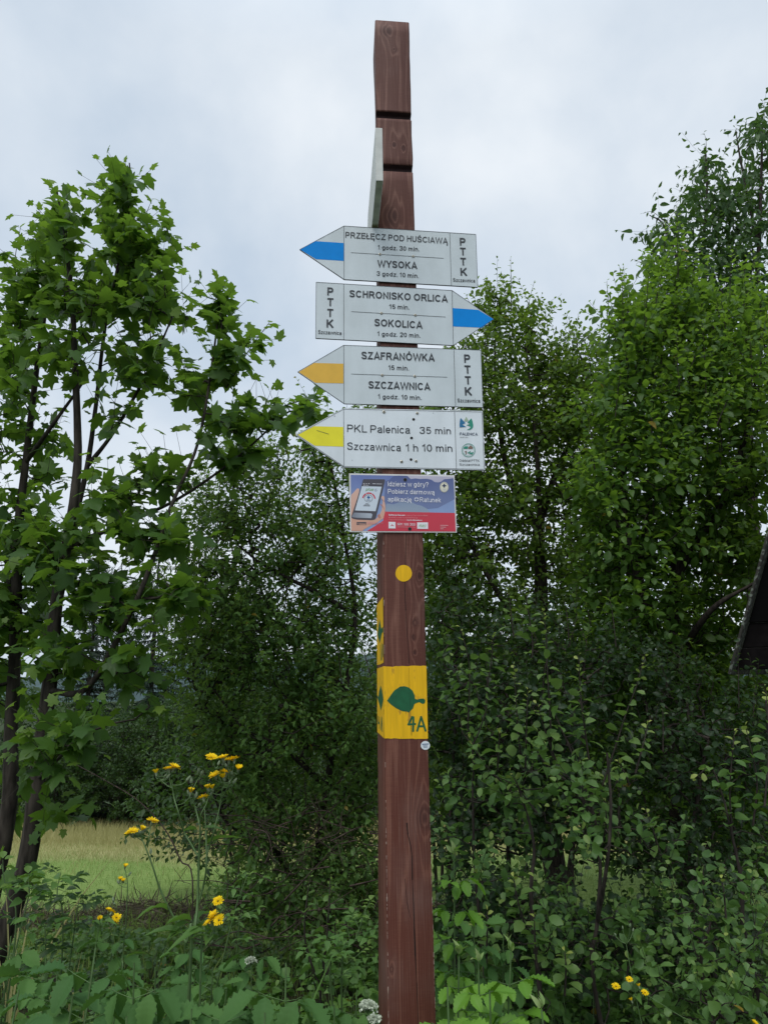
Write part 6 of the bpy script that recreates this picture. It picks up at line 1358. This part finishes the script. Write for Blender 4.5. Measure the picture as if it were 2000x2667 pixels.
flat('print_cloud', pn, [z3(*p) for p in ((882, 122), (1506, 138), (1507, 158), (1440, 168), (1380, 172), (1340, 205), (1300, 215), (1250, 208), (1215, 180), (1150, 165), (1050, 168), (990, 160), (930, 170))], pk(3), M['pr_cloud'])
flat('print_ridge', pn, [z3(*p) for p in ((590, 610), (600, 500), (700, 510), (800, 470), (920, 470), (1010, 515), (1080, 530), (1150, 570), (1200, 625))], pk(3), M['pr_ridge'])
flat('print_band', pn, [z3(*p) for p in ((560, 608), (1527, 627), (1537, 878), (340, 871), (470, 790), (560, 730))], pk(4), M['pr_red'], 'red printed band')
flat('print_hand', pn, [zP(*p) for p in ((248, 880), (262, 760), (330, 690), (390, 620), (420, 590), (455, 590), (475, 615), (470, 680), (300, 1300), (290, 1380), (900, 1430), (1010, 1330), (1080, 1180), (1110, 900), (1060, 840), (1090, 795), (1140, 800), (1155, 850), (1150, 930), (1170, 1010), (1180, 1120), (1165, 1240), (1150, 1300), (1130, 1390), (1060, 1440), (960, 1510), (840, 1570), (740, 1620), (600, 1700), (560, 1742), (262, 1738), (252, 1400))], pk(5), M['pr_skin'], 'printed hand')
multi('print_hand', pn, [[zP(*p) for p in q] for q in (((1030, 1010), (1060, 1015), (1110, 1060), (1140, 1120), (1150, 1200), (1130, 1140), (1090, 1075)), ((1060, 880), (1100, 890), (1145, 930), (1150, 960), (1110, 915)), ((960, 1330), (1020, 1270), (1060, 1380), (1040, 1410), (1000, 1390)))], pk(6), M['pr_skin2'])
flat('print_phone', pn, [zP(*p) for p in ((590, 342), (1150, 345), (1168, 365), (1160, 420), (920, 1390), (890, 1435), (820, 1448), (420, 1435), (300, 1410), (262, 1385), (258, 1350), (545, 480), (570, 375))], pk(7), M['pr_dark'], 'printed smartphone')
flat('print_phone', pn, [zP(*p) for p in ((335, 1245), (800, 1265), (830, 1300), (800, 1395), (430, 1385), (280, 1365), (275, 1340))], pk(8), M['pr_grey'])
flat('print_screen', pn, [zP(*p) for p in ((545, 532), (1078, 545), (915, 1207), (358, 1185))], pk(8), M['pr_screen'])
multi('print_icons', pn, [seg(zP(*a), zP(*b), wd) for a, b, wd in (((585, 460), (615, 462), 1.6), ((640, 464), (700, 466), .9), ((725, 462), (750, 463), 1.8), ((830, 464), (920, 467), 1.1), ((940, 468), (1085, 472), .9), ((585, 500), (620, 502), 1.8), ((635, 505), (725, 508), .8))], pk(8), M['pr_white'])
text(pn, 'plus', zP(645, 652), zP(858, 658), 7.4, M['pr_green'], pk(10), .17, .25, 'green wordmark on the printed screen')
multi('emblem', pn, [arc(zP(918, 632), 2.6, 3.6, .2, 3.6, 8), seg(zP(905, 620), zP(945, 605), 1.0)], pk(10), M['pr_navy'])
multi('emblem', pn, [arc(zP(733, 885), 14.2, 17.6, math.pi * 1.06 + i * .98, math.pi * 1.06 + i * .98 + .9, 6, 1.02) for i in range(3)], pk(10), M['pr_red'], 'red printed arc')
multi('emblem', pn, ring(zP(722, 860), 10.0, 11.0, 20, .9), pk(10), M['pr_dark'])
multi('emblem', pn, [seg(zP(722, 785), zP(724, 880), 3.2), seg(zP(682, 832), zP(768, 834), 3.2)], pk(10), M['pr_blue'])
multi('emblem', pn, [seg(zP(665, 905), zP(775, 908), 1.4)], pk(10), M['pr_navy'])
multi('print_text_lines', pn, [seg(zP(640, 1003), zP(730, 1007), 1.2), seg(zP(605, 1033), zP(755, 1037), 1.3), seg(zP(580, 1060), zP(768, 1065), 1.4)], pk(10), M['pr_dark'])
text(pn, 'Idziesz w góry?', zQ(150, 388), zQ(948, 402), 12.6, M['pr_white'], pk(10), .13)
text(pn, 'Pobierz darmową', zQ(152, 533), zQ(1068, 552), 12.2, M['pr_white'], pk(10), .13)
text(pn, 'aplikację', zQ(152, 686), zQ(617, 696), 12.2, M['pr_white'], pk(10), .13)
text(pn, 'Ratunek', zQ(778, 697), zQ(1192, 706), 12.2, M['pr_white'], pk(10), .13)
flat('emblem', pn, disc(zQ(713, 645), 5.6), pk(9), M['pr_white']); multi('emblem', pn, [seg(zQ(713, 610), zQ(713, 680), 3.0), seg(zQ(680, 645), zQ(746, 645), 3.0)], pk(10), M['pr_mtn'])
flat('emblem', pn, disc(zQ(1256, 405), 11.4, 13.6, 32), pk(9), M['pr_cream'], 'cream oval rescue badge')
multi('emblem', pn, [seg(zQ(1257, 340), zQ(1257, 415), 3.4), seg(zQ(1218, 378), zQ(1296, 378), 3.4)] + ring(zQ(1256, 405), 10.0, 10.5, 24, 1.19), pk(10), M['pr_navy'])
multi('emblem', pn, [seg(zQ(1230, 440), zQ(1285, 440), .8), seg(zQ(1225, 455), zQ(1288, 456), .8), seg(zQ(1240, 470), zQ(1278, 470), .8)], pk(10), M['pr_grey'])
text(pn, 'Aplikacja Ratunek', zQ(163, 963), zQ(488, 970), 3.6, M['pr_white'], pk(10), .2)
text(pn, 'połączy Cię z ratownikami', zQ(500, 970), zQ(930, 975), 3.2, M['pr_pink'], pk(10), .13)
text(pn, 'górskimi i wyśle Twoją lokalizację.', zQ(163, 1010), zQ(735, 1020), 3.2, M['pr_pink'], pk(10), .13)
text(pn, 'Więcej informacji na', zQ(163, 1054), zQ(510, 1060), 3.2, M['pr_pink'], pk(10), .13)
text(pn, 'www.ratunek.eu', zQ(523, 1062), zQ(820, 1068), 3.6, M['pr_white'], pk(10), .2)
text(pn, '601 100 300', zQ(340, 1155), zQ(690, 1163), 6.4, M['pr_white'], pk(10), .13)
multi('print_text_lines', pn, [seg(zQ(340, 1185), zQ(545, 1190), 1.1), seg(zQ(630, 1190), zQ(690, 1192), 1.1)] + [seg(zQ(1180, 1155 + 34 * i), zQ(1335 - 45 * i, 1158 + 34 * i), 2.0) for i in range(3)] + [seg(zP(690, 1512), zP(1115, 1527), 1.0), seg(zP(690, 1545), zP(1025, 1555), 1.0)], pk(10), M['pr_pink'])
flat('print_label', pn, [zQ(165, 1085), zQ(300, 1088), zQ(302, 1217), zQ(166, 1214)], pk(9), M['pr_white'])
multi('emblem', pn, [[zQ(*p) for p in q] for q in (((232, 1128), (248, 1150), (240, 1160), (222, 1150)), ((200, 1168), (222, 1148), (230, 1168)), ((238, 1168), (248, 1148), (272, 1168)))], pk(10), M['pr_red'])
flat('print_label', pn, [zQ(725, 1098), zQ(938, 1098), zQ(940, 1226), zQ(727, 1222)], pk(9), M['pr_white'])
text(pn, 'plus', zQ(762, 1172), zQ(862, 1174), 5.6, M['pr_green'], pk(10), .16, .25, 'green wordmark on a white label')
multi('emblem', pn, ring(zQ(888, 1158), 1.6, 2.4, 10) + [seg(zQ(785, 1185), zQ(888, 1188), 1.2)], pk(10), M['pr_green'])
flat('print_label', pn, [zP(405, 1498), zP(662, 1500), zP(662, 1580), zP(405, 1578)], pk(7), M['pr_dark'])
multi('print_text_lines', pn, [seg(zP(465, 1552), zP(650, 1557), 2.2), disc(zP(435, 1548), 1.6, n=3)], pk(8), M['pr_skin'])
for c in ((490, 258), (582, 1224)): screw(pn, zQ(*c), 4.8, True, .0066)

# ---- thick board fixed to the left side of the post, seen almost edge on
def side_board():
    a = fp(998, 471, .215); zb = a[2]; b = at_z(985, 590, zb); a2 = at_z(979, 470, zb)
    zt = fp(995, 333, .215)[2]
    d = b - a; d[2] = 0; d = nrm(d); nside = nrm(np.cross(PZ, d)); nside = nside if nside[0] < 0 else -nside
    th = .021; Ln = .52; h = zt - zb
    prof = [(0, 0), (0, h), (Ln - .12, h), (Ln, h / 2), (Ln - .12, 0)]
    V = [tuple(a + d * s + PZ * t) for s, t in prof] + [tuple(a + d * s + PZ * t + nside * th) for s, t in prof]
    F = [[0, 1, 2, 3, 4], [9, 8, 7, 6, 5]] + [[i, (i + 1) % 5, 5 + (i + 1) % 5, 5 + i] for i in range(5)]
    me = bpy.data.meshes.new('arrow_board'); me.from_pydata(V, [], F); me.materials.append(M['cream_board']); me.materials.append(M['olive'])
    bm = bmesh.new(); bm.from_mesh(me); bmesh.ops.recalc_face_normals(bm, faces=bm.faces)
    for f in bm.faces:
        if f.normal.z < -.3 or f.normal.dot(Vector(nside)) < -.7: f.material_index = 1
    bmesh.ops.bevel(bm, geom=bm.edges[:], offset=.0015, segments=2, affect='EDGES', profile=.5)
    bm.to_mesh(me); bm.free()
    o = link('arrow_board', me); tag(o, 'thick weathered white board on the left side of the post, seen edge on', 'trail sign', 'trail arrow boards on the post')
side_board()
